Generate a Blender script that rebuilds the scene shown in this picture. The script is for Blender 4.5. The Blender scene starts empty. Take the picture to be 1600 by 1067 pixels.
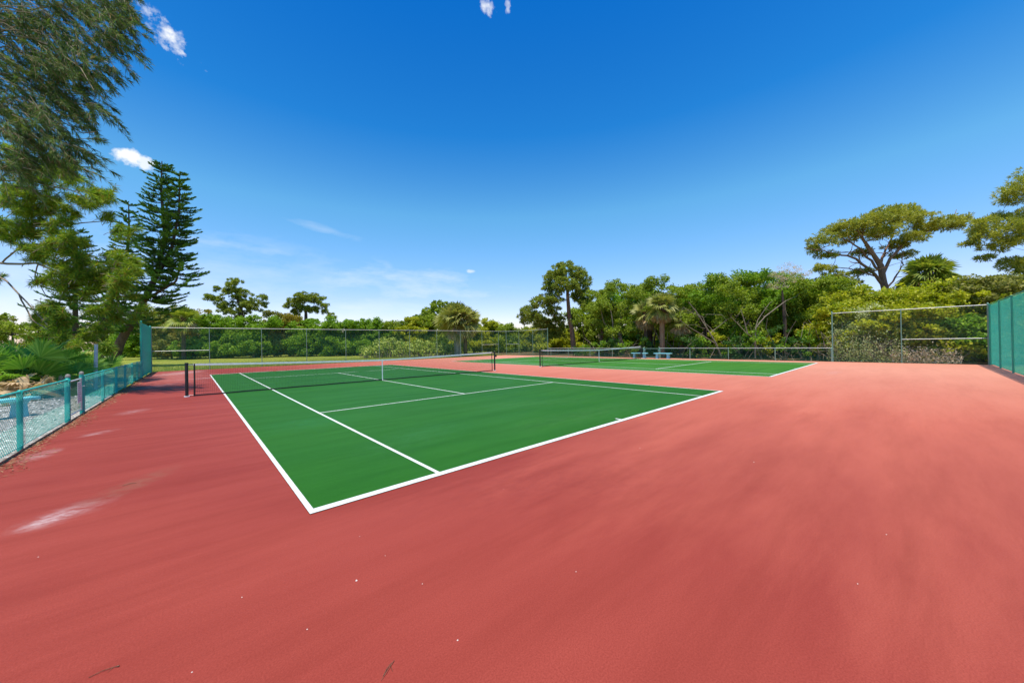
import bpy, math, random
import numpy as np
PI = math.pi
scene = bpy.context.scene
COL = scene.collection
rad = math.radians

# ------------------------------------------------------------------ camera frame
f_px = 558.55
CAM = np.array([-0.8022, -3.7269, 1.5514]); YAW, PITCH, ROLL = -0.732, 0.004, -0.0181
Fw = np.array([-math.sin(YAW)*math.cos(PITCH), math.cos(YAW)*math.cos(PITCH), math.sin(PITCH)])
Rt = np.array([math.cos(YAW), math.sin(YAW), 0.0]); Up0 = np.cross(Rt, Fw)
R2 = Rt*math.cos(ROLL)+Up0*math.sin(ROLL); U2 = -Rt*math.sin(ROLL)+Up0*math.cos(ROLL)
def direction(u, v):
    return Fw + R2*(u-800)/f_px - U2*(v-533.5)/f_px
def at(u, v, k):                       # a world point seen at (u, v), k metres ahead
    return CAM + direction(u, v)*k
def onx(u, x):                         # ground point on the line of sight u at world x
    d = direction(u, 536); t = (x-CAM[0])/d[0]
    return np.array([x, CAM[1]+t*d[1], 0.0]), t
def grd(u, k):
    p = at(u, 536, k); p[2] = 0; return p

# ------------------------------------------------------------------ mesh builder
class MB:
    def __init__(s): s.v=[]; s.l=[]; s.t=[]; s.sm=[]; s.mi=[]; s.n=0
    def add(s, V, Fc, smooth=False, mi=0):
        V = np.asarray(V, dtype=np.float32).reshape(-1,3); Fc = np.asarray(Fc, dtype=np.int64)
        s.v.append(V); s.l.append((Fc+s.n).ravel()); s.t.append(np.full(len(Fc), Fc.shape[1]))
        s.sm.append(np.full(len(Fc), smooth)); s.mi.append(np.full(len(Fc), mi)); s.n += len(V)
    def box(s, lo, hi, mi=0):
        x0,y0,z0 = lo; x1,y1,z1 = hi
        V=[(x0,y0,z0),(x1,y0,z0),(x1,y1,z0),(x0,y1,z0),(x0,y0,z1),(x1,y0,z1),(x1,y1,z1),(x0,y1,z1)]
        s.add(V,[(0,3,2,1),(4,5,6,7),(0,1,5,4),(1,2,6,5),(2,3,7,6),(3,0,4,7)],False,mi)
    def tube(s, path, radii, n=8, cap=True, mi=0, smooth=True):
        P=np.asarray(path,float); m=len(P); r=np.broadcast_to(np.asarray(radii,float),(m,))
        T=np.gradient(P,axis=0); T/= np.linalg.norm(T,axis=1)[:,None]+1e-9
        ref=np.array([0,0,1.]) if abs(T[0][2])<.8 else np.array([1.,0,0])
        A=np.cross(T,ref); A/=np.linalg.norm(A,axis=1)[:,None]+1e-9
        for i in range(1,m):
            if A[i]@A[i-1]<0: A[i]=-A[i]
        B=np.cross(T,A); th=np.arange(n)*2*PI/n
        V=P[:,None,:]+r[:,None,None]*(np.cos(th)[None,:,None]*A[:,None,:]+np.sin(th)[None,:,None]*B[:,None,:])
        i=np.arange(m-1)[:,None]*n; j=np.arange(n)[None,:]; j2=(j+1)%n
        Fc=np.stack([i+j,i+j2,i+n+j2,i+n+j],-1).reshape(-1,4)
        s.add(V.reshape(-1,3),Fc,smooth,mi)
        if cap and n>3:
            s.add(V[-1],[list(range(n))],False,mi); s.add(V[0],[list(range(n))[::-1]],False,mi)
    def prisms(s, P0, P1, r, n=3, mi=0):            # many thin straight rods at once
        P0=np.asarray(P0,float); P1=np.asarray(P1,float); D=P1-P0; L=np.linalg.norm(D,axis=1)[:,None]; D=D/(L+1e-9)
        ref=np.where(np.abs(D[:,2:3])<.9, np.array([[0,0,1.]]), np.array([[1.,0,0]]))
        A=np.cross(D,ref); A/=np.linalg.norm(A,axis=1)[:,None]+1e-9; B=np.cross(D,A)
        V=[]
        for E in (P0,P1):
            for q in range(n):
                a=2*PI*q/n; V.append(E+r*(math.cos(a)*A+math.sin(a)*B))
        V=np.stack(V,1); N=len(P0); base=(np.arange(N)*2*n)[:,None]
        Fs=[]
        for q in range(n):
            q2=(q+1)%n; Fs.append(base+np.array([[q,q2,n+q2,n+q]]))
        s.add(V.reshape(-1,3),np.concatenate(Fs),True,mi)
    def build(s, name, mats, parent=None):
        me=bpy.data.meshes.new(name)
        V=np.concatenate(s.v); L=np.concatenate(s.l); T=np.concatenate(s.t)
        me.vertices.add(len(V)); me.vertices.foreach_set('co',V.ravel())
        me.loops.add(len(L)); me.loops.foreach_set('vertex_index',L.astype(np.int32))
        st=np.concatenate([[0],np.cumsum(T)[:-1]]).astype(np.int32)
        me.polygons.add(len(T)); me.polygons.foreach_set('loop_start',st); me.polygons.foreach_set('loop_total',T.astype(np.int32))
        me.polygons.foreach_set('use_smooth',np.concatenate(s.sm)); me.polygons.foreach_set('material_index',np.concatenate(s.mi).astype(np.int32))
        me.update(calc_edges=True); me.validate()
        for m in (mats if isinstance(mats,(list,tuple)) else [mats]): me.materials.append(m)
        o=bpy.data.objects.new(name,me); COL.objects.link(o)
        if parent is not None: o.parent=parent
        return o
def empty(name, loc=(0,0,0), rz=0):
    o=bpy.data.objects.new(name,None); COL.objects.link(o); o.location=tuple(float(c) for c in loc); o.rotation_euler=(0,0,rz); o.empty_display_size=.2
    return o
def tag(o, label=None, cat=None, group=None, kind=None):
    if label: o['label']=label
    if cat: o['category']=cat
    if group: o['group']=group
    if kind: o['kind']=kind
    return o
def copy_tree(o, parent=None):
    c=o.copy(); COL.objects.link(c); c.parent=parent
    for ch in [x for x in o.children]:
        copy_tree(ch,c)
    return c

# ------------------------------------------------------------------ materials
def new_mat(name):
    m=bpy.data.materials.new(name); m.use_nodes=True; nt=m.node_tree; nt.nodes.clear()
    return m,nt,nt.nodes,nt.links
def N(nt,t,**kw):
    n=nt.nodes.new(t)
    for k,v in kw.items():
        if k in n.inputs.keys() if hasattr(n,'inputs') else False: n.inputs[k].default_value=v
        else: setattr(n,k,v)
    return n
def noise(nt,vec,scale,detail=4,rough=.55):
    n=nt.nodes.new('ShaderNodeTexNoise'); n.inputs['Scale'].default_value=scale; n.inputs['Detail'].default_value=detail; n.inputs['Roughness'].default_value=rough
    if vec is not None: nt.links.new(vec,n.inputs['Vector'])
    return n.outputs['Fac']
def mapr(nt,val,a,b,c=0.,d=1.):
    n=nt.nodes.new('ShaderNodeMapRange'); nt.links.new(val,n.inputs[0])
    for i,x in zip((1,2,3,4),(a,b,c,d)): n.inputs[i].default_value=x
    return n.outputs[0]
def mth(nt,op,a,b=None):
    n=nt.nodes.new('ShaderNodeMath'); n.operation=op
    for i,x in enumerate((a,b)):
        if x is None: continue
        if isinstance(x,(int,float)): n.inputs[i].default_value=x
        else: nt.links.new(x,n.inputs[i])
    return n.outputs[0]
def mix(nt,fac,a,b,blend='MIX'):
    n=nt.nodes.new('ShaderNodeMix'); n.data_type='RGBA'; n.blend_type=blend
    for i,x in ((0,fac),(6,a),(7,b)):
        if isinstance(x,(int,float)): n.inputs[i].default_value=x
        elif isinstance(x,(tuple,list)): n.inputs[i].default_value=(*x[:3],1)
        else: nt.links.new(x,n.inputs[i])
    return n.outputs[2]
def objco(nt):
    return nt.nodes.new('ShaderNodeTexCoord').outputs['Object']
def mapping(nt,vec,scale=(1,1,1),rot=(0,0,0),loc=(0,0,0)):
    n=nt.nodes.new('ShaderNodeMapping'); nt.links.new(vec,n.inputs[0]); n.inputs[1].default_value=loc; n.inputs[2].default_value=rot; n.inputs[3].default_value=scale
    return n.outputs[0]
def bump(nt,h,strength,dist=.01):
    n=nt.nodes.new('ShaderNodeBump'); n.inputs['Strength'].default_value=strength; n.inputs['Distance'].default_value=dist; nt.links.new(h,n.inputs['Height']); return n.outputs[0]
def bsdf(nt,col,rough=.6,spec=.5,metal=0.,normal=None):
    b=nt.nodes.new('ShaderNodeBsdfPrincipled'); o=nt.nodes.new('ShaderNodeOutputMaterial')
    for k,x in (('Base Color',col),('Roughness',rough),('Specular IOR Level',spec),('Metallic',metal)):
        if isinstance(x,(int,float)): b.inputs[k].default_value=x
        elif isinstance(x,(tuple,list)): b.inputs[k].default_value=(*x[:3],1)
        else: nt.links.new(x,b.inputs[k])
    if normal is not None: nt.links.new(normal,b.inputs['Normal'])
    nt.links.new(b.outputs[0],o.inputs[0]); return b,o
def paint_mat(name,col,rough=.5,wear=None,metal=0.,scale=6.,spec=.5):
    m,nt,_,_=new_mat(name); co=objco(nt)
    n1=noise(nt,co,scale,5); c=mix(nt,mapr(nt,n1,.3,.7),tuple(x*.8 for x in col),col)
    if wear: c=mix(nt,mapr(nt,noise(nt,co,scale*3,9,.8),.52,.70,0,.8),c,wear)
    bsdf(nt,c,rough,spec,metal,bump(nt,noise(nt,co,scale*12,3),.25,.002)); return m
def leaf_mat(name,ca,cb,cc,scale=.35,transl=.35,rough=.5,odd=None,oddf=.9):
    ca,cb,cc=[tuple(x*1.55 for x in q) for q in (ca,cb,cc)]
    m,nt,_,lk=new_mat(name); co=objco(nt)
    isl=nt.nodes.new('ShaderNodeNewGeometry').outputs['Random Per Island']
    a=mix(nt,mapr(nt,noise(nt,co,scale,3),.35,.65),ca,cb)
    a=mix(nt,mapr(nt,isl,.3,1.,0,.85),a,cc)
    a=mix(nt,mapr(nt,mth(nt,'FRACT',mth(nt,'MULTIPLY',isl,17.3)),0,.35,.4,0),a,tuple(x*.5 for x in ca))
    if odd: a=mix(nt,mapr(nt,mth(nt,'FRACT',mth(nt,'MULTIPLY',isl,7.7)),oddf,oddf+.02),a,odd)
    b,o=bsdf(nt,a,rough,.2)
    t=nt.nodes.new('ShaderNodeBsdfTranslucent'); lk.new(mix(nt,1.,a,(1.15,1.25,.55),'MULTIPLY'),t.inputs[0])
    ms=nt.nodes.new('ShaderNodeMixShader'); ms.inputs[0].default_value=transl
    lk.new(b.outputs[0],ms.inputs[1]); lk.new(t.outputs[0],ms.inputs[2]); lk.new(ms.outputs[0],o.inputs[0])
    return m
def bark_mat(name,ca,cb,sc=5.):
    m,nt,_,_=new_mat(name); co=mapping(nt,objco(nt),(1,1,.25))
    n1=noise(nt,co,sc,6,.7); n2=noise(nt,co,sc*5,4)
    c=mix(nt,mapr(nt,n1,.3,.7),ca,cb); bsdf(nt,c,.9,.2,0,bump(nt,mth(nt,'ADD',n1,n2),.8,.03)); return m

# court surface -----------------------------------------------------------------
def blob(nt,co,x,y,rx,ry,rot):            # soft elliptical patch mask at a place on the court
    p=mapping(nt,co,(1,1,1),(0,0,0),(-x,-y,0)); p=mapping(nt,p,(1,1,1),(0,0,-rot)); p=mapping(nt,p,(1/rx,1/ry,0))
    n=nt.nodes.new('ShaderNodeVectorMath'); n.operation='LENGTH'; nt.links.new(p,n.inputs[0])
    return mapr(nt,n.outputs['Value'],.15,1.,1.,0.)
def court_mat(name,base,light,dark,stains,rough=.6,sheen=(1,.72,.6),far_glare=None):
    m,nt,_,lk=new_mat(name); co=objco(nt)
    st=mapping(nt,co,(.28,1.1,1),(0,0,rad(32))); st2=mapping(nt,co,(.22,1.6,1),(0,0,rad(-18)))
    warp=noise(nt,co,.5,3)
    n1=noise(nt,st,.8,9,.68); n2=noise(nt,st2,1.4,9,.7); n3=noise(nt,co,.22,3); n4=noise(nt,co,14,4,.7); n5=noise(nt,co,110,3,.7)
    if far_glare:  # distant glare and near vignette painted into the albedo, paler towards +X
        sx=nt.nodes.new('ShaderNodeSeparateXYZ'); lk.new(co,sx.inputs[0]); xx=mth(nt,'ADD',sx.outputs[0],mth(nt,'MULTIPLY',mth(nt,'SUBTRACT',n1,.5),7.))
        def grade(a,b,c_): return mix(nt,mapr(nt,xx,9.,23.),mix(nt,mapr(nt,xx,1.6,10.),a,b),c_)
        base=grade(base,far_glare[0],far_glare[1]); light=grade(light,tuple(q*1.12 for q in far_glare[0]),tuple(q*1.08 for q in far_glare[1])); dark=grade(dark,tuple(q*.8 for q in far_glare[0]),tuple(q*.85 for q in far_glare[1]))
    c=mix(nt,mapr(nt,n1,.36,.62,0,.9),base,light)
    c=mix(nt,mapr(nt,n2,.46,.68,0,.6),c,dark)
    c=mix(nt,mapr(nt,n3,.4,.66,0,.4),c,light)
    c=mix(nt,mapr(nt,n4,.56,.75,0,.35),c,light)
    c=mix(nt,mapr(nt,n5,.35,.65,0,.55),c,dark)
    wn=noise(nt,mapping(nt,co,(2.,3.2,1),(0,0,rad(25))),2.6,10,.78)
    for (x,y,rx,ry,rot,amt,colr) in stains:
        k=mth(nt,'MULTIPLY',blob(nt,co,x,y,rx,ry,rot),mapr(nt,wn,.42,.60,0.05,1.))
        c=mix(nt,mth(nt,'MULTIPLY',k,amt),c,colr)
    # pale grit specks
    vo=nt.nodes.new('ShaderNodeTexVoronoi'); vo.inputs['Scale'].default_value=2.6; lk.new(co,vo.inputs['Vector'])
    sp=mapr(nt,vo.outputs['Distance'],.008,.022,1.,0.)
    c=mix(nt,mth(nt,'MULTIPLY',sp,.35),c,(.45,.33,.28))
    h=mth(nt,'ADD',mth(nt,'MULTIPLY',n5,.6),mth(nt,'MULTIPLY',n4,.5))
    b,_o=bsdf(nt,c,mapr(nt,n2,.3,.7,rough-.03,rough+.1),.10,0,bump(nt,h,.7,.005)); b.inputs['Sheen Weight'].default_value=.04; b.inputs['Sheen Roughness'].default_value=.55; b.inputs['Sheen Tint'].default_value=(*sheen,1); return m

W=(.5,.4,.39)
stains=[(-1.78,1.62,.28,.15,rad(57),.8,W),(-1.70,1.70,.45,.28,rad(50),.3,W),(-1.3,2.3,.75,.22,rad(57),.6,(.20,.10,.06)),(-2.5,5.0,.5,.2,rad(80),.5,W),(-2.1,6.5,.4,.16,rad(50),.45,W),
        (-1.9,9.3,.6,.3,rad(70),.3,W),(-1.3,27.5,3.2,1.1,rad(70),.8,W),(.2,21.0,2.4,.5,rad(15),.7,W),(-1.9,17.5,1.6,.5,rad(60),.35,W),(2.0,-.9,2.6,1.0,rad(-30),.3,(.16,.022,.018)),
        (20,-1.5,1.6,.3,rad(0),.2,W),(-1.5,24,2,9,0,.75,(.42,.17,.14))]
M={}
M['red']=court_mat('red_acrylic',(.228,.031,.021),(.315,.054,.036),(.165,.020,.012),stains,.6,far_glare=((.43,.105,.062),(.54,.215,.14)))
gst=[(2.1,1.9,1.6,.7,rad(20),.3,(.04,.16,.05)),(6.0,2.6,2.6,.8,rad(-20),.4,(.045,.15,.03)),(5.5,.9,2.8,.7,0,.4,(.05,.14,.03)),(8.5,4,1.8,1.2,rad(30),.3,(.045,.13,.02)),(3.2,4.2,1.6,.8,rad(-40),.3,(.006,.055,.002)),(1.0,4.5,1.0,.8,0,.3,(.02,.15,.05))]
M['green']=court_mat('green_acrylic',(.012,.090,.001),(.024,.122,.003),(.007,.064,.001),gst,.55,(.7,1,.5))
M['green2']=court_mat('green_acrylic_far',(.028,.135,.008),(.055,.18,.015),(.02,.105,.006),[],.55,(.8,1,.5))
M['line']=paint_mat('line_paint',(.66,.66,.62),.6,(.38,.44,.34),scale=6)
M['white']=paint_mat('white_paint',(.78,.78,.74),.5,(.5,.47,.42))
M['canvas']=paint_mat('net_tape',(.82,.82,.78),.8,(.55,.54,.5),scale=5)
M['black']=paint_mat('black_steel',(.012,.012,.012),.45)
M['cord']=paint_mat('black_cord',(.008,.008,.009),.85)
M['galv']=paint_mat('galvanised_steel',(.62,.63,.6),.42,(.4,.4,.38),metal=.35)
M['greenpost']=paint_mat('green_post',(.22,.38,.28),.5,(.3,.34,.28),metal=.2)
M['greywire']=paint_mat('weathered_green_wire',(.018,.15,.085),.5)
M['teal']=paint_mat('teal_vinyl',(.012,.38,.30),.42,(.04,.52,.43))
M['tealwire']=paint_mat('teal_wire',(.02,.60,.49),.4)
M['jadewire']=paint_mat('jade_wire',(.01,.52,.34),.4)
M['jade']=paint_mat('jade_vinyl',(.03,.36,.24),.42,(.1,.42,.32))
M['turq']=paint_mat('turquoise_paint',(.22,.66,.74),.5,(.3,.55,.62))
M['rust']=paint_mat('rusty_steel',(.25,.22,.19),.6,(.16,.08,.04))

# ground -----------------------------------------------------------------
def ground():
    m,nt,_,lk=new_mat('lawn_grass'); co=objco(nt)
    a=noise(nt,co,.12,5,.6); b=noise(nt,co,1.4,5,.7); c=noise(nt,mapping(nt,co,(1,1,1)),26,3,.7)
    col=mix(nt,mapr(nt,a,.35,.65),(.17,.215,.02),(.31,.30,.035))
    col=mix(nt,mapr(nt,b,.5,.72,0,.65),col,(.42,.34,.10)); col=mix(nt,mapr(nt,c,.3,.7,0,.5),col,(.09,.14,.018))
    bsdf(nt,col,.9,.15,0,bump(nt,c,.9,.05)); M['lawn']=m
    m,nt,_,lk=new_mat('white_shell_gravel'); co=objco(nt)
    v=nt.nodes.new('ShaderNodeTexVoronoi'); v.inputs['Scale'].default_value=22; lk.new(co,v.inputs['Vector'])
    v2=nt.nodes.new('ShaderNodeTexVoronoi'); v2.inputs['Scale'].default_value=9; lk.new(co,v2.inputs['Vector'])
    c=mix(nt,mapr(nt,v.outputs['Distance'],.15,.6),(.66,.63,.58),(.30,.27,.23))
    c=mix(nt,mapr(nt,noise(nt,co,3,5,.7),.5,.66,0,.9),c,(.16,.13,.10)); c=mix(nt,mapr(nt,noise(nt,co,17,3),.58,.66),c,(.1,.075,.05))
    bsdf(nt,c,.85,.3,0,bump(nt,v.outputs['Distance'],1.,.04)); M['gravel']=m
    m,nt,_,lk=new_mat('leaf_mould'); co=objco(nt)
    c=mix(nt,mapr(nt,noise(nt,co,6,6,.75),.35,.65),(.06,.04,.022),(.20,.13,.07)); c=mix(nt,mapr(nt,noise(nt,co,1.1,4),.5,.62,0,.7),c,(.07,.09,.02))
    bsdf(nt,c,.95,.1,0,bump(nt,noise(nt,co,30,4),1.,.05)); M['mould']=m
    m,nt,_,lk=new_mat('pale_asphalt'); co=objco(nt)
    c=mix(nt,noise(nt,co,2,5),(.5,.47,.42),(.62,.59,.54)); bsdf(nt,c,.85,.3); M['road']=m
ground()

def sheet(name,pts,z,mat,kind='structure'):
    mb=MB(); mb.add([(x,y,z) for x,y in pts],[list(range(len(pts)))]); o=mb.build(name,mat); tag(o,kind=kind); return o
mb=MB()
mb.add([(-900,-900,-.06),(900,-900,-.06),(900,900,-.06),(-900,900,-.06)],[(0,1,2,3)])
tag(mb.build('ground',M['lawn']),kind='structure')
# shell and gravel area with a wandering edge
rg=random.Random(3)
edge=[(-3.0,15.6),(-4.2,16.2),(-6,14.9),(-8,14.3),(-11,13.2),(-14,12.0),(-18,11)]
pts=[(-2.7,-12),(-2.7,15.6)]+[(x,y+rg.uniform(-.2,.2)) for x,y in edge]+[(-18,-12)]
sheet('gravel',pts,-.05,M['gravel'])
sheet('mulch_bed',[(-4.6,14.2),(-4.4,17.0),(-5.6,20.6),(-9,22.5),(-16,21),(-18,13.5),(-11,13.0),(-7,13.6)],-.045,M['mould'])
sheet('forest_floor',[(29.6,30.9),(33,40),(60,52),(90,40),(90,-40),(29.6,-40),(29.6,-6.4)],-.05,M['mould'])
a0,a1=grd(-160,80),grd(420,92); b0,b1=grd(-160,93),grd(420,106)
sheet('road',[tuple(a0[:2]),tuple(a1[:2]),tuple(b1[:2]),tuple(b0[:2])],-.05,M['road'])
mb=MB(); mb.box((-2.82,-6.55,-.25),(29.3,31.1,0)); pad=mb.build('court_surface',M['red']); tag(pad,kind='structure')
for i,(x0,mt) in enumerate(((0,'green'),(16.49,'green2'))):
    sheet('green_court',[(x0,0),(x0+10.97,0),(x0+10.97,23.77),(x0,23.77)],.004,M[mt])
    mb=MB(); z=.008; w=.05
    def ln(xa,ya,xb,yb): mb.add([(xa,ya,z),(xb,ya,z),(xb,yb,z),(xa,yb,z)],[(0,1,2,3)])
    X1=x0+10.97; Y1=23.77; bw=.10; w=.05 if i==0 else .075
    ln(x0,0,X1,bw); ln(x0,Y1-bw,X1,Y1)
    ln(x0,bw,x0+w,Y1-bw); ln(X1-w,bw,X1,Y1-bw)
    sa,sb=x0+1.372,x0+9.6
    ln(sa,bw,sa+w,Y1-bw); ln(sb-w,bw,sb,Y1-bw)
    ln(sa+w,5.485-w/2,sb-w,5.485+w/2); ln(sa+w,18.285-w/2,sb-w,18.285+w/2)
    ln(x0+5.485-w/2,5.485+w/2,x0+5.485+w/2,18.285-w/2)
    ln(x0+5.485-w/2,bw,x0+5.485+w/2,bw+.12); ln(x0+5.485-w/2,Y1-bw-.12,x0+5.485+w/2,Y1-bw)
    tag(mb.build('court_lines',M['line']),kind='structure')

# ------------------------------------------------------------------ tennis nets
def tennis_net(x0,label):
    xa,xb,y=x0-.914,x0+11.884,11.885
    t=empty('tennis_net',((xa+xb)/2,y,0)); tag(t,label,'tennis net','tennis nets across the courts')
    ox=-(xa+xb)/2
    def top(x):
        c=x0+5.485; q=abs(x-c)/(xb-c); return .914+(1.06-.914)*q**1.25
    L=[]
    def lx(p): return [p[0]+ox,p[1],p[2]]
    xs=np.arange(xa+.21,xb-.2,.0475)
    P0=np.array([[x+ox,0,.03] for x in xs]); P1=np.array([[x+ox,0,top(x)] for x in xs])
    mb=MB(); mb.prisms(P0,P1,.0020,3)
    for r in range(1,21):
        q=r/21.; xx=np.linspace(xa+.2,xb-.2,40); pz=np.array([[x+ox,0,.03+(top(x)-.03)*q] for x in xx]); mb.prisms(pz[:-1],pz[1:],.0020,3)
    mb.build('mesh',M['cord'],t)
    def strip(z0f,z1f,th,xs_):
        mbx=MB(); n=len(xs_); V=[]
        for x in xs_:
            a,b=z0f(x),z1f(x); V+= [(x+ox,-th,a),(x+ox,-th,b),(x+ox,th,b),(x+ox,th,a)]
        i=(np.arange(n-1)*4)[:,None]; Fs=np.concatenate([i+np.array([[q,4+q,4+(q+1)%4,(q+1)%4]]) for q in range(4)])
        mbx.add(V,Fs); mbx.add(V[:4],[(0,1,2,3)]); mbx.add(V[-4:],[(3,2,1,0)]); return mbx
    xx=np.linspace(xa+.16,xb-.16,50)
    strip(lambda x:top(x)-.055,lambda x:top(x)+.008,.009,xx).build('headband',M['canvas'],t)
    strip(lambda x:.004+.01*math.sin(x*2.1)**2,lambda x:.045+.01*math.sin(x*2.1)**2,.008,xx).build('bottom_band',M['black'],t)
    c=x0+5.485+ox
    s=MB(); s.box((c-.019,-.012,.012),(c+.019,.012,.93)); s.build('centre_strap',M['canvas'],t)
    for x,sg in ((xa+.19,1),(xb-.19,-1)):
        s=MB(); s.tube([(x+ox-sg*.01,0,.0),(x+ox,0,.5),(x+ox+sg*.0,0,1.06)],.022,8); s.build('side_dowel',M['black'],t)
    for x,sg in ((xa,-1),(xb,1)):
        s=MB(); s.tube([(x+ox,0,-.02),(x+ox,0,1.075)],.042,16); s.tube([(x+ox,0,1.075),(x+ox,0,1.10)],[.05,.044],16); po=s.build('post',M['black'],t)
        for zc in (1.03,.05):
            s=MB(); s.tube([(x+ox-sg*.04,0,zc),(x+ox-sg*.2,0,zc)],.005,5); s.build('cable',M['galv'],po)
        if sg>0:
            s=MB(); s.box((x+ox+.03,-.04,.78),(x+ox+.12,.04,.90)); s.tube([(x+ox+.1,0,.84),(x+ox+.16,0,.84)],.02,8); s.build('winch',M['black'],po)
        s=MB(); s.tube([(x+ox,0,.0),(x+ox,0,.03)],.075,16); s.build('ground_sleeve',M['white'],po)
    return t
tennis_net(0,'tennis net with black mesh stretched across the near green court')
tennis_net(16.49,'tennis net across the far green court in front of the benches')

# ------------------------------------------------------------------ chain link fences
def diag_wires(L,z0,z1,pitch=.0707):
    H=z1-z0; P0=[];P1=[]
    for sgn in (1,-1):
        c=np.arange(-H,L+H,pitch)
        if sgn==1: a,b=np.maximum(c,0),np.minimum(c+H,L); za,zb=a-c,b-c
        else: a,b=np.maximum(c-H,0),np.minimum(c,L); za,zb=c-a,c-b
        k=b-a>.01; yy=.0012*sgn
        P0.append(np.stack([a[k],np.full(k.sum(),yy),z0+za[k]],1)); P1.append(np.stack([b[k],np.full(k.sum(),yy),z0+zb[k]],1))
    return np.concatenate(P0),np.concatenate(P1)
def fence(p0,p1,H,posts,label,mats,group,pitch=.0707,name='chain_link_fence',rails=(),wr=.0021,caps=False,rail_r=.020,post_r=.025,side=1,toprail=True,bottom=None):
    p0=np.array(p0,float); p1=np.array(p1,float); L=np.linalg.norm(p1-p0); ang=math.atan2(p1[1]-p0[1],p1[0]-p0[0])
    wire,post,rail=mats
    t=empty(name,(p0[0],p0[1],-.0),ang); tag(t,label,'fence',group)
    a,b=diag_wires(L,.03,H-.02,pitch); a[:,1]+=side*.035; b[:,1]+=side*.035
    mb=MB(); mb.prisms(a,b,wr,3); mb.build('chain_link_mesh',wire,t)
    if toprail:
        mb=MB(); mb.tube([(0,0,H),(L*.25,0,H+.006),(L*.5,0,H-.004),(L*.75,0,H+.005),(L,0,H)],rail_r,10); mb.build('top_rail',rail,t)
    mb=MB(); mb.tube([(0,side*.035,.05),(L,side*.035,.05)],.004,5); mb.build('tension_wire',wire,t)
    for s in posts:
        end=s<.05 or s>L-.05; r=post_r*(1.35 if end else 1); hh=H+(.08 if end and H>2 else .0)
        mb=MB(); mb.tube([(s,0,-.1),(s,0,hh-.03)],r,12)
        mb.tube([(s,0,hh-.03),(s,0,hh+.01),(s,0,hh+.035)],[r*1.12,r*1.05,r*.4],12); o=mb.build('post',post,t)
    for (sa,sb,z) in rails:
        mb=MB(); mb.tube([(sa,0,z),(sb,0,z)],rail_r*.85,8); mb.build('mid_rail',rail,t)
    return t
TL=(M['tealwire'],M['teal'],M['teal']); GL=(M['greywire'],M['greenpost'],M['galv']); JL=(M['jadewire'],M['jade'],M['jade'])
xl=-2.87
fence((xl,-6.4),(xl,8.9),.90,[0,3.1,6.2,9.3,12.3,15.3],'low teal chain link fence nearest the camera, beside the gravel',TL,'fences around the courts',pitch=.072,wr=.0023,post_r=.034,rail_r=.020,side=-1)
fence((xl,10.35),(xl,25),.90,[0,2.85,5.6,8.0,10.4,12.5,14.65],'low teal chain link fence running from the gate to the tall teal panel',TL,'fences around the courts',wr=.0024,post_r=.034,side=-1)
fence((xl,25),(xl,31),3.05,[0,3,6],'tall turquoise chain link panel at the far left corner of the courts',TL,'fences around the courts',wr=.0034,post_r=.034,rail_r=.024,rails=[(0,6,1.5)],side=-1)
fence((xl,31.04),(29.4,31.04),3.05,[.06,3.1,6.3,9.5,12.7,15.8,19.0,22.2,25.3,28.4,31.0],'long tall green chain link fence with a pale top rail in front of the lawn',GL,'fences around the courts',wr=.0029,rails=[(.1,3.1,1.42),(28.4,31,1.4)],side=1)
fence((29.4,31),(29.4,23.8),3.05,[0,2.4,4.8,7.2],'short tall green chain link section left of the low fence behind the far court',GL,'fences around the courts',wr=.0029,rails=[(0,2.4,1.4)],side=1)
fence((29.4,23.75),(29.4,12.25),.86,[.4,2.9,5.7,8.3,11.5],'low green chain link fence under the tall leaning pine behind the far court',GL,'fences around the courts',wr=.0028,post_r=.034,side=1)
fence((29.4,10.75),(29.4,-.4),.86,[0,2.5,5.3,8.2,11.15],'low green chain link fence right of the far gate in front of tangled trees',GL,'fences around the courts',wr=.0028,post_r=.034,side=1)
fence((29.4,-.45),(29.4,-6.4),3.05,[0,2.95,5.95],'tall chain link backstop with pale rails in front of yellow green bushes',(paint_mat('dusty_wire',(.10,.20,.12),.5),M['greenpost'],M['galv']),'fences around the courts',wr=.0021,rails=[(2.95,5.95,1.35)],side=1)
fence((29.36,-6.44),(11.0,-6.44),3.05,[0.06,3,6,9,12,15,18.3],'tall jade green chain link fence at the right edge, seen almost end on',JL,'fences around the courts',wr=.0030,post_r=.030,side=1)
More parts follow.
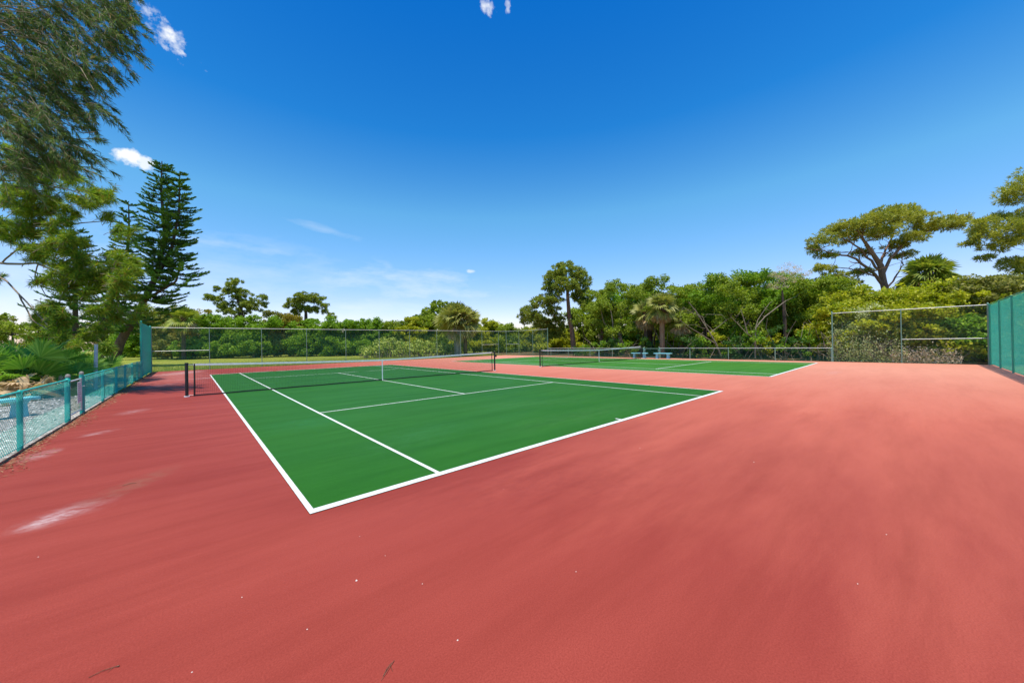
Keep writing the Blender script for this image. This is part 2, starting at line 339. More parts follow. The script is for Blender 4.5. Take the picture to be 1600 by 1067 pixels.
def gate(p0,p1,H,label,mats,sign=False):
    p0=np.array(p0,float); p1=np.array(p1,float); L=np.linalg.norm(p1-p0); ang=math.atan2(p1[1]-p0[1],p1[0]-p0[0])
    wire,fr,_=mats
    t=empty('gate',(p0[0],p0[1],0),ang); tag(t,label,'gate','gates in the low fences')
    mb=MB()
    for s in (.10,L-.10): mb.tube([(s,0,.06),(s,0,H)],.02,8)
    mb.tube([(.10,0,.08),(L-.10,0,.08)],.018,8); mb.tube([(.10,0,H-.01),(L-.10,0,H-.01)],.018,8); mb.build('gate_frame',fr,t)
    a,b=diag_wires(L-.2,.08,H-.02); a[:,0]+=.1; b[:,0]+=.1; mb=MB(); mb.prisms(a,b,.0021,3); mb.build('chain_link_mesh',wire,t)
    for s in (0.02,L-.02):
        mb=MB(); mb.tube([(s,0,-.1),(s,0,H+.1)],.038,12); po=mb.build('gate_post',mats[1] if not sign else M['teal'],t)
        mb=MB(); mb.tube([(s,0,H+.1),(s,0,H+.13),(s,0,H+.16),(s,0,H+.17)],[.042,.042,.03,.008],12); mb.build('post_cap',M['rust'],po)
    for z in (.22,H-.15):
        mb=MB(); mb.box((.04,-.03,z-.025),(.12,.03,z+.025)); mb.build('hinge',M['galv'],t)
    mb=MB(); mb.tube([(L-.14,-.02,H-.2),(L-.02,-.05,H-.2)],.009,6); mb.build('latch',M['galv'],t)
    if sign:
        mb=MB(); mb.box((.62,-.052,.30),(.98,-.046,.80)); s=mb.build('notice_board',M['white'],t); s['label']='pale notice sheet fixed to the gate mesh'
        mb=MB(); rr=random.Random(5)
        for q in range(9):
            zz=.75-q*.05; mb.box((.66,-.056,zz),(.66+rr.uniform(.16,.28),-.053,zz+.010))
        mb.build('faded_print',M['rust'],s)
    return t
g=gate((xl,8.93),(xl,10.32),.86,'small chain link gate with a pale notice in the teal fence',(M['greywire'],M['galv'],None),True)
gate((29.4,12.2),(29.4,10.8),.84,'chain link gate between the two turquoise benches',(M['greywire'],M['greenpost'],None))

# ------------------------------------------------------------------ benches
def bench(loc,rz,label,L=1.45):
    t=empty('concrete_bench',loc,rz); tag(t,label,'bench','turquoise painted benches')
    mb=MB(); mb.box((-L/2,-.19,.40),(L/2,.19,.47)); s=mb.build('seat',M['turq'],t); bv=s.modifiers.new('bevel','BEVEL'); bv.width=.012; bv.segments=2
    for x in (-L*.32,L*.32):
        mb=MB(); V=[(x-.09,-.15,0),(x+.09,-.15,0),(x+.09,.15,0),(x-.09,.15,0),(x-.07,-.13,.3),(x+.07,-.13,.3),(x+.07,.13,.3),(x-.07,.13,.3),(x-.11,-.17,.398),(x+.11,-.17,.398),(x+.11,.17,.398),(x-.11,.17,.398)]
        mb.add(V,[(0,3,2,1),(0,1,5,4),(1,2,6,5),(2,3,7,6),(3,0,4,7),(4,5,9,8),(5,6,10,9),(6,7,11,10),(7,4,8,11),(8,9,10,11)]); mb.build('leg',M['turq'],t)
bench((28.75,12.3,0),PI/2,'turquoise bench left of the far gate, behind the right end of the far net')
bench((28.75,10.2,0),PI/2,'turquoise bench right of the far gate, nearest the tangled trees')
bench((-4.35,10.7,-.05),rad(38),'turquoise bench standing on the gravel behind the low teal fence',1.5)
# white post
mb=MB(); mb.tube([(0,0,-.1),(0.01,0,.9),(.03,0,1.86)],[.062,.058,.052],12)
mt=paint_mat('peeling_white_paint',(.66,.63,.6),.7,(.3,.26,.22),scale=9)
p=mb.build('white_post',mt); p.location=(-3.75,18.8,-.05); tag(p,'weathered white post standing in front of the dark conifer trunks','post')

# ------------------------------------------------------------------ small debris
def scatter_litter():
    r=np.random.default_rng(4); n=9000
    y=r.uniform(-4,31,n); x=-2.80+np.abs(r.normal(0,.12,n))*(1+.4*np.sin(y*1.7)); z=r.uniform(.004,.02,n)
    a=r.uniform(0,2*PI,n); l=r.uniform(.01,.04,n); w=r.uniform(.002,.008,n)
    d=np.stack([np.cos(a)*l,np.sin(a)*l,r.uniform(-.01,.01,n)],1); s=np.stack([-np.sin(a)*w,np.cos(a)*w,r.uniform(-.004,.004,n)],1); c=np.stack([x,y,z],1)
    V=np.stack([c-d,c+s,c+d,c-s],1).reshape(-1,3); mb=MB(); mb.add(V,np.arange(4*n).reshape(-1,4))
    tag(mb.build('leaf_litter',leaf_mat('dry_leaf',(.13,.06,.025),(.20,.10,.05),(.27,.16,.08),2,.1)),kind='stuff')
    n=2600; y=r.uniform(-2,16,n); x=-3.1-np.abs(r.normal(0,2.4,n)); a=r.uniform(0,2*PI,n); l=r.uniform(.015,.05,n)
    c=np.stack([x,y,np.full(n,-.04)+r.uniform(0,.02,n)],1); d=np.stack([np.cos(a)*l,np.sin(a)*l,r.uniform(-.01,.02,n)],1); s=np.stack([-np.sin(a)*l*.7,np.cos(a)*l*.7,r.uniform(-.01,.02,n)],1)
    mb=MB(); mb.add(np.stack([c-d,c+s,c+d,c-s],1).reshape(-1,3),np.arange(4*n).reshape(-1,4))
    tag(mb.build('broken_shells',leaf_mat('shell_chip',(.46,.44,.40),(.36,.33,.29),(.5,.48,.45),2,.02)),kind='stuff')
scatter_litter()
tw=bark_mat('twig_bark',(.12,.07,.04),(.26,.15,.09),30)
def twig(paths,label,loc):
    mb=MB()
    for P,r in paths: mb.tube(P,r,5)
    o=mb.build('fallen_twig',tw); o.location=loc; tag(o,label,'twig')
twig([([(-.05,0,.003),(-.01,.004,.006),(.035,-.002,.004),(.05,-.012,.006)],[.0012,.0014,.0014,.003]),([(.03,-.001,.004),(.012,-.02,.003)],[.001,.0006])],'thin brown twig lying on the red court at the bottom left',(-1.13,-1.10,0))
twig([([(-.03,.005,.003),(.0,.03,.008),(.03,.045,.006)],[.001,.0014,.0012]),([(-.045,-.01,.004),(-.01,.01,.012),(.045,.05,.005)],[.0007,.0012,.0014]),([(.02,.04,.005),(.015,.0,.003)],[.001,.0006])],'forked pine needle twig lying on the red court at the bottom centre',(-.12,-2.06,0))
twig([([(-.06,0,.003),(.0,.02,.01),(.05,.01,.004)],[.002,.003,.0015])],'short pale twig on the red court near the white stain',(-1.34,2.3,0))
cm=paint_mat('pale_chip',(.75,.68,.6),.8)
chips=[(557,907,.011,'largest pale chip lying on the red court below the green corner'),(378,933,.006,'tiny pale chip lying left of the largest pale chip'),(562,838,.004,None),(602,868,.004,None),(660,912,.005,None),(480,983,.005,None),(900,893,.005,None),(1385,835,.007,'pale chip alone on the red court at the right'),(1340,912,.006,None),(715,1000,.006,None),(1000,700,.008,None),(1178,722,.01,None),(300,1050,.005,None),(60,870,.005,None)]
for u,v,s,lab in chips:
    s=s*.75
    d=direction(u,v); q=CAM-d*(CAM[2]/d[2]); r=random.Random(u); mb=MB()
    V=[(math.cos(a)*s*r.uniform(.7,1.3),math.sin(a)*s*r.uniform(.5,1.),0) for a in np.arange(6)*PI/3]; V2=[(x*.7,y*.7,s*.5) for x,y,_ in V]
    mb.add(V+V2,[tuple(range(6))[::-1],]); mb.add(V+V2,[tuple(range(6,12))]); mb.add(V+V2,[(i,(i+1)%6,6+(i+1)%6,6+i) for i in range(6)])
    o=mb.build('stone_chip',cm); o.location=tuple(float(c) for c in (q[0],q[1],.001)); tag(o,lab or 'tiny pale speck of grit lying on the red court','chip','pale chips scattered on the red court')

# ------------------------------------------------------------------ foliage
def unit(v): return v/(np.linalg.norm(v,axis=-1,keepdims=True)+1e-9)
def leaves(mb,C,size,r,up=.5,aspect=.55,mi=0):
    n=len(C); nor=unit(r.normal(size=(n,3))+np.array([0,0,up])); t=unit(np.cross(nor,r.normal(size=(n,3)))); b=np.cross(nor,t)
    s=(size*r.uniform(.6,1.35,n))[:,None]
    V=np.stack([C-t*s*.5,C+b*s*.5*aspect+nor*s*.06,C+t*s*.5,C-b*s*.5*aspect+nor*s*.06],1).reshape(-1,3)
    mb.add(V,np.arange(4*n).reshape(-1,4),False,mi)
def tufts(mb,C,D,length,width,m,r,spread=1.,mi=0,droop=0.):
    n=len(C); d=unit(np.repeat(D,m,0)+spread*r.normal(size=(n*m,3))); c=np.repeat(C,m,0)
    L=(length*r.uniform(.6,1.2,n*m))[:,None]; side=unit(np.cross(d,r.normal(size=(n*m,3))))*width*.5
    tip=c+d*L; tip[:,2]-=droop*L[:,0]; mid=c+d*L*.55
    V=np.stack([c,mid+side,tip,mid-side],1).reshape(-1,3); mb.add(V,np.arange(4*n*m).reshape(-1,4),False,mi)
def inball(r,n,p=.5):
    return unit(r.normal(size=(n,3)))*(r.uniform(0,1,n)**p)[:,None]
def curve(a,b,r,bend=.15,n=6,sag=0.):
    a=np.array(a,float); b=np.array(b,float); L=np.linalg.norm(b-a); o=r.normal(size=3)*bend*L; t=np.linspace(0,1,n)[:,None]
    P=a+(b-a)*t+o*(t*(1-t)*2); P[:,2]+= -sag*L*(t[:,0]*(1-t[:,0]))*2; P[1:-1]+=r.normal(size=(n-2,3))*L*.018; return P
def skeleton(mb,trunk,tr,pads,r,rb=.12,nsub=3,sub=True,bend=.14):
    trunk=np.asarray(trunk,float); mb.tube(trunk,tr,12)
    tr=np.broadcast_to(np.asarray(tr,float),(len(trunk),))
    # resample trunk for attachments
    A=[];RA=[]
    for i in range(len(trunk)-1):
        for q in np.linspace(0,1,6)[:-1]: A.append(trunk[i]*(1-q)+trunk[i+1]*q); RA.append(tr[i]*(1-q)+tr[i+1]*q)
    A.append(trunk[-1]); RA.append(tr[-1]); A=np.array(A); RA=np.array(RA); lo=max(2,int(len(A)*.4))
    pads=sorted(pads,key=lambda p_:np.min(np.linalg.norm(A-np.array(p_[0]),axis=1)))
    for (c,rad3) in pads:
        c=np.array(c); h=c[2]; j=lo+int(np.argmin(np.linalg.norm(A[lo:]-(c-np.array([0,0,np.linalg.norm(c[:2]-trunk[-1][:2])*.22])),axis=1)))
        j=min(j,len(A)-1); P=curve(A[j],c-np.array([0,0,rad3[2]*.3]),r,bend,7); r0=min(RA[j]*.62,rb*(.6+.25*max(rad3)))
        mb.tube(P,np.linspace(r0,r0*.28,7),7,cap=False)
        A=np.concatenate([A,P[3:6]]); RA=np.concatenate([RA,np.linspace(r0,r0*.28,7)[3:6]*1.15])
        if sub:
            for q in range(nsub):
                k=r.integers(2,6); e=c+inball(r,1,.4)[0]*np.array(rad3)*.9; Q=curve(P[k],e,r,.15,5); mb.tube(Q,np.linspace(r0*.42,r0*.1,5),5,cap=False)
def pine(name,label,base,trunk,tr,pads,seed,leafm,barkm,group,tl=.32,tw_=.03,per=26,cl=9,cat='pine tree',flat=.55,m=9,rb=.12,nsub=5,limbs=()):
    """trunk: list of offsets from base; pads: list (centre offset, (rx,ry,rz))."""
    r=np.random.default_rng(seed); t=empty(name,base); tag(t,label,cat,group)
    mb=MB(); skeleton(mb,trunk,tr,pads,r,rb,nsub)
    for L,r0 in limbs:
        P=np.array(L); q=np.linspace(0,1,12); q0=np.linspace(0,1,len(P)); P=np.stack([np.interp(q,q0,P[:,j]) for j in range(3)],1); P[1:-1]=(P[:-2]+2*P[1:-1]+P[2:])/4+r.normal(size=(10,3))*.06
        mb.tube(P,np.linspace(r0,r0*.25,12),8,cap=False)
        for w_ in range(7):
            k2=r.integers(3,12); mb.tube(curve(P[k2],P[k2]+np.array([r.normal()*.9,r.normal()*.9,abs(r.normal())*.8]),r,.15,5),np.linspace(r0*.4,r0*.12,5),5,cap=False)
    mb.build('trunk',barkm,t)
    mb=MB(); tw=MB(); has=False
    for c,rr in pads:
        rr=np.array(rr); c=np.array(c); vol=(rr[0]*rr[1]); nc=max(3,int(cl*vol**.75))
        CC=c+inball(r,nc,.42)*rr
        for q in CC:
            rs=r.uniform(.2,.42)*min(1.,rr.min()*1.3+.3); P=q+inball(r,per,.5)*np.array([rs,rs,rs*flat]); D=unit(P-q+np.array([0,0,.25*rs])+ (q-c)*.15)
            tufts(mb,P,D,tl,tw_,m,r,.75)
    mb.build('crown',leafm,t); return t
def broad(name,label,base,trunk,tr,pads,seed,leafm,barkm,group,size=.17,per=70,dens=11,cat='tree',up=.6,rb=.11,nsub=2,extra=None,cr=(.3,.65),aspect=.6):
    r=np.random.default_rng(seed); t=empty(name,base); tag(t,label,cat,group)
    mb=MB()
    if trunk is not None: skeleton(mb,trunk,tr,pads,r,rb,nsub)
    if extra:
        for P,rad_ in extra: mb.tube(P,rad_,7,cap=False)
    if mb.n: mb.build('trunk',barkm,t)
    mb=MB()
    for c,rr in pads:
        rr=np.array(rr); c=np.array(c); nc=max(3,int(dens*(rr[0]*rr[1]*rr[2])**.6))
        CC=c+inball(r,nc,.35)*rr
        P=np.repeat(CC,per,0); rs=np.repeat(r.uniform(*cr,nc),per)[:,None]
        P=P+inball(r,len(P),.45)*rs*np.array([1,1,.7]); P=P[P[:,2]>.05]
        leaves(mb,P,size,r,up,aspect)
    mb.build('crown',leafm,t); return t

LM=dict(
 oak=leaf_mat('oak_leaf',(.095,.140,.010),(.175,.22,.014),(.25,.29,.03)),
 mang=leaf_mat('mangrove_leaf',(.07,.15,.010),(.13,.22,.012),(.21,.29,.02)),
 lime=leaf_mat('seagrape_leaf',(.16,.20,.010),(.28,.28,.012),(.40,.36,.03),transl=.4),
 olive=leaf_mat('dry_green_leaf',(.12,.135,.03),(.17,.17,.035),(.24,.21,.05)),
 gold=leaf_mat('yellowing_leaf',(.20,.15,.02),(.14,.16,.02),(.3,.2,.03)),
 dark=leaf_mat('shade_leaf',(.02,.06,.012),(.04,.09,.015),(.07,.14,.02)),
 pine=leaf_mat('pine_needle',(.15,.175,.02),(.25,.24,.03),(.37,.33,.06),.6,.3),
 pined=leaf_mat('dark_pine_needle',(.10,.145,.022),(.17,.20,.025),(.28,.28,.045),.6,.3),
 pinel=leaf_mat('young_pine_needle',(.05,.125,.014),(.12,.185,.014),(.27,.28,.03),.5,.45,odd=(.3,.15,.04),oddf=.94),
 casu=leaf_mat('she_oak_needle',(.035,.075,.02),(.07,.12,.02),(.13,.17,.04),.9,.35,odd=(.27,.17,.10),oddf=.84),
 arau=leaf_mat('araucaria_needle',(.03,.095,.025),(.06,.15,.03),(.13,.21,.03),.4,.15),
 palm=leaf_mat('palm_leaf',(.13,.15,.03),(.2,.2,.045),(.3,.28,.09),.5,.3),
 palmd=leaf_mat('dead_palm_leaf',(.26,.17,.09),(.36,.25,.14),(.45,.34,.2),.5,.2),
 palmt=leaf_mat('palmetto_leaf',(.07,.17,.02),(.12,.24,.025),(.2,.31,.05),.7,.35),
 cact=leaf_mat('prickly_leaf',(.16,.22,.03),(.25,.29,.05),(.36,.36,.1),.8,.25),
 tan=leaf_mat('dry_twig_leaf',(.36,.27,.19),(.44,.34,.25),(.5,.42,.32),.8,.2),
 grey=leaf_mat('brush_leaf',(.22,.27,.08),(.33,.34,.14),(.45,.42,.24),.8,.25),
 rust=leaf_mat('rusty_needle',(.45,.15,.04),(.35,.14,.04),(.5,.22,.08),.8,.2))
BM=dict(pine=bark_mat('pine_bark',(.20,.10,.06),(.38,.22,.14)),dark=bark_mat('dark_bark',(.06,.038,.028),(.15,.10,.07)),
 grey=bark_mat('grey_bark',(.17,.13,.09),(.34,.27,.19)),palm=bark_mat('palm_bark',(.18,.15,.12),(.40,.36,.31),9),boot=bark_mat('palm_boot',(.10,.05,.025),(.24,.13,.07),12),
 orange=bark_mat('orange_palm_bark',(.22,.11,.06),(.42,.24,.14),8))

# pads given by where they stand: (u, v, k) with radii in metres, kept relative to the base
def pads_at(base,L):
    out=[]
    for q in L:
        u,v,k,rx,rz=q[:5]; ry=q[5] if len(q)>5 else rx; out.append((at(u,v,k)-base,(rx,ry,rz)))
    return out
def trunk_at(base,L): return [at(u,v,k)-base if k else np.array([0,0,-.2]) for u,v,k in L]

# --- tall leaning pine behind the far fence
b=grd(897,48); G='pine trees beyond the courts'
tr=[np.array([0,0,-.2])]+[at(u,v,48)-b for u,v in ((894,520),(889,490),(887,462),(886,440),(884,424))]
pine('pine_tree','tall pine leaning slightly left, between the low bushes and the oak trees',b,tr,[.36,.32,.27,.22,.13,.07],
 pads_at(b,[(884,424,48,2.2,1.1),(866,434,47.5,1.5,.9),(905,434,48.5,1.6,1.),(912,450,48,1.2,.9),(858,450,48,1.2,.8),(884,446,46.5,1.9,1.0),(848,470,47.5,1.6,.9),(866,466,46.5,1.3,.8),(828,488,48,1.4,.9),(838,500,47.5,1.3,.9),(820,497,48.5,.9,.8),(862,484,47,1.1,.7),(915,470,49,1.2,.8),(902,462,50,1.2,.8),(872,498,48,1.,.8),(852,508,49,1.2,.7),(860,520,50,1.4,1.2),(876,516,50,1.3,1.2)]),11,LM['pined'],BM['pine'],G,tl=.32,tw_=.075,per=12,cl=24,m=7)
# --- umbrella pine
k=35; b=grd(1402,k)
tr=[np.array([0,0,-.2])]+[at(u,v,k)-b for u,v in ((1396,510),(1388,470),(1380,440),(1376,415),(1366,400),(1352,378))]
um=[(1352,350,35,1.6,.7),(1330,352,34,1.5,.6),(1305,362,35,1.3,.6),(1285,375,34.5,1.1,.6),(1272,388,35,.9,.5),(1320,372,36.5,1.4,.6),(1380,338,35,1.9,.7),(1405,340,34,1.5,.7),(1395,334,37,2.0,.6),(1430,342,35,1.5,.6),(1455,350,34.5,1.3,.5),(1480,348,35,1.3,.5),(1500,343,35.5,.8,.45),(1492,354,35,.8,.35),(1440,360,36,1.4,.6),(1420,372,34.5,1.3,.5),(1400,385,35.5,1.,.5),(1385,362,33.5,1.3,.5),(1360,366,37,1.5,.6),(1345,395,36,.9,.4),
 (1290,400,35,.9,.35),(1300,432,34,1.2,.45),(1320,442,34.5,1.3,.4),(1345,425,35.5,1.,.4),(1285,420,34,1.,.4),(1278,446,34,1.1,.4),(1410,398,35.5,.9,.4),(1366,345,33.5,1.2,.5)]
pine('pine_tree','wide flat-topped umbrella pine rising above the yellow green bushes on the right',b,tr,[.36,.33,.30,.27,.24,.18,.1],pads_at(b,um),12,LM['pine'],BM['pine'],G,tl=.26,tw_=.05,per=9,cl=27,m=7,flat=.5,rb=.10,limbs=[([at(u,v,35+dk*q/4)-b for q,(u,v) in enumerate(L)],r0) for L,r0,dk in (([(1383,450),(1360,418),(1330,402),(1300,395),(1275,391)],.15,-.6),([(1377,425),(1350,395),(1325,376),(1308,368)],.12,1.2),([(1379,430),(1396,395),(1418,374),(1445,362),(1488,351)],.15,0),([(1374,415),(1390,380),(1402,350)],.11,2),([(1386,462),(1340,452),(1305,440),(1282,446)],.10,-1),([(1384,452),(1408,420),(1412,396)],.09,0),([(1380,436),(1345,424),(1315,417),(1288,420)],.08,-1),([(1366,400),(1345,372),(1335,352)],.1,-1))])
# --- right edge pine
k=23; b=grd(1690,k)
tr=[np.array([0,0,-.2])]+[at(u,v,k)-b for u,v in ((1688,480),(1680,400),(1670,340),(1660,290),(1650,250))]
rp=[(1590,300,23,1.0,.5),(1615,285,22.5,1.3,.6),(1583,312,23,.6,.35),(1540,352,23,.9,.4),(1560,360,22.5,1.2,.5),(1530,372,23,.8,.4),(1585,352,23,1.2,.5),(1600,370,23,1.2,.5),(1565,382,23,1.,.35),(1518,383,23.3,.4,.2),(1575,408,23,.6,.3),(1592,412,22.6,.8,.3),(1545,402,23.4,.5,.2),(1620,420,23,1.1,.5),(1560,340,23.5,.9,.3),(1650,260,23,1.6,.8),(1690,300,23,2,1),(1720,360,23,2,1),(1640,330,23,1.4,.7)]
pine('pine_tree','pine at the right edge whose branches reach in over the jade fence',b,tr,[.34,.3,.27,.22,.17,.08],pads_at(b,rp),13,LM['pine'],BM['pine'],G,tl=.24,tw_=.035,per=10,cl=24,m=8,flat=.7,rb=.12)
b2=grd(1650,22)
r=np.random.default_rng(77)
pine('dead_pine_branches','rust brown dry pine top above the corner of the jade fence',b2,[np.array([0,0,-.2]),at(1640,500,22)-b2,at(1610,462,22)-b2],[.12,.09,.05],pads_at(b2,[(1568,452,22,.75,.2),(1545,458,22,.4,.15),(1585,446,21.8,.6,.2)]),14,LM['rust'],BM['grey'],None,tl=.2,tw_=.03,per=10,cl=12,m=7,cat='dead pine',rb=.05)
# --- far left pines above the hedge
k=66; b=grd(376,k)
tr=[np.array([0,0,-.2])]+[at(u,v,k)-b for u,v in ((378,510),(376,480),(370,462),(366,448))]
pine('pine_tree','open-crowned pine above the hedge, nearest the dark conifers',b,tr,[.45,.38,.3,.22,.1],pads_at(b,[(366,446,k,2.2,1.),(350,453,k,1.4,.8),(380,458,k,1.6,.9),(362,468,k,2.2,1.1),(384,476,k,1.8,1.1),(327,464,k,1.2,.7),(338,468,k,.8,.5),(404,466,k,1.3,.8),(398,478,k,1.8,.9),(356,482,k,1.8,1.),(370,490,k,2.2,1.3),(412,474,k,.8,.5),(345,478,k,1,.6)]),15,LM['pined'],BM['dark'],G,tl=.42,tw_=.09,per=18,cl=8,m=7)
k=68; b=grd(478,k)
tr=[np.array([0,0,-.2])]+[at(u,v,k)-b for u,v in ((478,510),(478,490),(476,478))]
pine('pine_tree','round domed pine rising from the middle of the hedge',b,tr,[.4,.34,.26,.12],pads_at(b,[(478,464,k,2.3,.9),(462,470,k,1.6,.8),(494,468,k,1.8,.8),(504,478,k,1.1,.7),(452,478,k,.9,.7),(472,480,k,1.6,.7),(490,483,k,1.6,.7),(464,488,k,1.,.6),(508,488,k,.7,.6),(517,494,k,.7,.8)]),16,LM['pined'],BM['dark'],G,tl=.42,tw_=.09,per=18,cl=9,m=7)

# --- hedge trees beyond the lawn (each its own tree)
hr=np.random.default_rng(21)
hedge=[(232,60,486,'mang','broad leafed hedge tree right of the dark conifer trunks'),(268,58,478,'olive','olive green hedge tree behind the left end of the long fence'),(300,59,482,'gold','yellowing hedge tree directly below the open-crowned pine, left side'),(330,57,490,'mang','bright green hedge tree with a dark base, second post of the long fence'),(362,59,494,'mang','low hedge tree in front of the open-crowned pine'),(396,57,492,'mang','dense hedge tree right of the open-crowned pine'),(428,60,486,'olive','olive hedge tree left of the round domed pine'),(452,62,488,'gold','golden brown hedge tree beside the round domed pine'),(486,60,496,'mang','hedge tree in front of the round domed pine'),(520,59,498,'mang','hedge tree right of the round domed pine with spiky top'),(552,60,502,'mang','low green hedge tree in the middle of the long fence'),(584,59,497,'mang','hedge tree with a small upright tuft, middle of the hedge'),(616,61,501,'oak','rounded hedge tree left of the flowering clump'),(645,62,494,'lime','yellow green hedge tree behind the flowering clump'),(672,64,486,'oak','hedge tree left of the thick palm'),
 (740,62,500,'lime','light green hedge tree right of the thick palm'),(770,63,500,'lime','sunny bush behind the corner of the long fence'),(794,62,506,'oak','small hedge tree near the tall corner post'),(820,64,512,'lime','low lime green bush left of the leaning pine'),(845,63,508,'lime','lime bush behind the short tall fence section'),(875,56,512,'lime','bright lime bush behind the trunk of the leaning pine')]
for (u,k,vt,lm,lab) in hedge:
    b=grd(u,k); top=at(u,vt,k)[2]; w=hr.uniform(2.6,3.4); pads=[]
    for q in range(16):
        a=hr.uniform(0,2*PI); rr_=hr.uniform(0,w*.95); z=top*hr.uniform(.3,.84); pads.append((np.array([math.cos(a)*rr_,math.sin(a)*rr_,z]),(hr.uniform(1.,1.7),hr.uniform(1.,1.7),hr.uniform(.6,1.1))))
    pads.append((np.array([0,0,top-.8]),(1.5,1.5,.6))); pads.append((hr.normal(size=3)*np.array([1.2,1.2,.1])+np.array([0,0,top-.45]),(.6,.6,.5)))
    for q in range(14):
        a=hr.uniform(0,2*PI); pads.append((np.array([math.cos(a)*w*hr.uniform(.2,1.1),math.sin(a)*w*.8,top*hr.uniform(.12,.32)]),(1.5,1.5,top*.15)))
    ex=[]
    for q in range(5):
        a=hr.uniform(0,2*PI); P=curve((math.cos(a)*.3,math.sin(a)*.3,-.2),(math.cos(a)*w*.7,math.sin(a)*w*.7,top*.6),hr,.1,6); ex.append((P,np.linspace(.09,.03,6)))
    broad('hedge_tree',lab,b,[(0,0,-.2),(.1,.1,top*.35),(0,.1,top*.7)],[.14,.11,.05],pads,int(u),LM[lm],BM['grey'],'hedge trees beyond the lawn',size=.26,per=84,dens=8,nsub=1,rb=.07,cr=(.35,.8))
for i,u in enumerate(range(236,900,44)):
    b=grd(u,76); top=at(u,514+6*(i%3),76)[2]; pads=[(np.array([hr.uniform(-4.4,4.4),hr.uniform(-2,2),top*hr.uniform(.08,.85)]),(2.,2.,1.2)) for q in range(16)]
    broad('background_bush','bush of the second row glimpsed through the gaps of the hedge beyond the lawn',b,[(0,0,-.2),(0,.1,top*.3),(.1,0,top*.6)],[.16,.12,.06],pads,850+i,LM['mang'],BM['dark'],'second row behind the hedge',size=.45,per=46,dens=6,nsub=1,cr=(.4,.9))
# second, taller clump behind the palm
b=grd(688,70)
broad('oak_tree','round topped oak just behind and left of the thick palm',b,[(0,0,-.2),(0,0,4),(.2,0,6.5)],[.3,.22,.12],pads_at(b,[(690,478,70,2.6,1.1),(676,484,70,2.,1.),(704,482,70,2.2,1.),(665,492,70,1.8,.8),(690,492,69,3,1.2),(650,497,70,1.4,.6)]),99,LM['oak'],BM['dark'],None,size=.3,per=70,dens=10,cat='oak tree')

# --- tangled tree wall behind the low fence on the right
wr_=np.random.default_rng(31)
wall=[(935,37.5,446,3.3,'oak','oak nearest the tall leaning pine, over the low fence'),(972,35,432,3.2,'oak','oak with a ragged top left of the orange palm'),(1018,36,430,3.2,'oak','oak rising straight behind the two turquoise benches'),(1066,34.5,438,3.0,'oak','oak behind and right of the orange palm'),(1106,35.5,430,3.0,'mang','green tree with leaning bare limbs right of the orange palm'),(1150,35,420,2.9,'oak','tallest green tree of the row, left of the bare tan crown'),(1196,36,412,2.8,'mang','green tree beside the bare tan crown'),(1282,36,426,2.6,'oak','green tree just left of the umbrella pine'),(1326,34.5,452,2.2,'lime','yellow green tree under the left side of the umbrella pine'),(1370,34,458,2.2,'lime','yellow green tree at the foot of the umbrella pine trunk'),(1412,34.5,452,2.2,'lime','yellow green tree in front of the shaggy cabbage palm'),(1462,35,448,2.2,'lime','yellow green tree below the shaggy cabbage palm, right side'),(1505,34.5,432,2.1,'lime','taller yellow green tree left of the rust brown branches'),(1548,35,424,2.0,'olive','olive tree behind the rust brown branches'),(1600,34.5,438,1.9,'olive','olive tree behind the jade fence at the right edge'),(1655,34,440,1.8,'lime','tree outside the jade fence beyond the right edge')]
for i,(u,x,vt,w,lm,lab) in enumerate(wall):
    b,k=onx(u,x); b[2]=0; top=at(u,vt,k)[2]; pads=[]
    for q in range(24):
        a=wr_.uniform(0,2*PI); rr_=w*math.sqrt(wr_.uniform(0,1)); z=top*(.92-.18*(rr_/w)**2)-wr_.uniform(0,.8)*top*.65
        pads.append((np.array([math.cos(a)*rr_,math.sin(a)*rr_,z]),(wr_.uniform(.7,1.25),wr_.uniform(.7,1.25),wr_.uniform(.4,.75))))
    for q in range(3):
        a=wr_.uniform(0,2*PI); pads.append((np.array([math.cos(a)*w*.5,math.sin(a)*w*.5,top-.75-wr_.uniform(0,.5)]),(.9,.9,.6)))
    ex=[]
    for q in range(2):
        a=wr_.uniform(PI*.6,PI*1.5); P=curve((wr_.uniform(-.3,.3),wr_.uniform(-.3,.3),-.2),(math.cos(a)*w*.8,math.sin(a)*w*.9,top*wr_.uniform(.4,.62)),wr_,.16,7,); ex.append((P,np.linspace(.11,.03,7)))
    broad('oak_tree' if lm=='oak' else 'broadleaf_tree',lab,b,[(0,0,-.2),(wr_.uniform(-.4,.4),wr_.uniform(-.4,.4),top*.3),(wr_.uniform(-.6,.6),wr_.uniform(-.6,.6),top*.55)],[.24,.19,.12],pads,100+i,LM[lm],BM['dark' if i%2==0 else 'grey'],'trees behind the fence on the right',size=.165,per=88,dens=15,nsub=2,rb=.1,extra=ex,cr=(.25,.65))
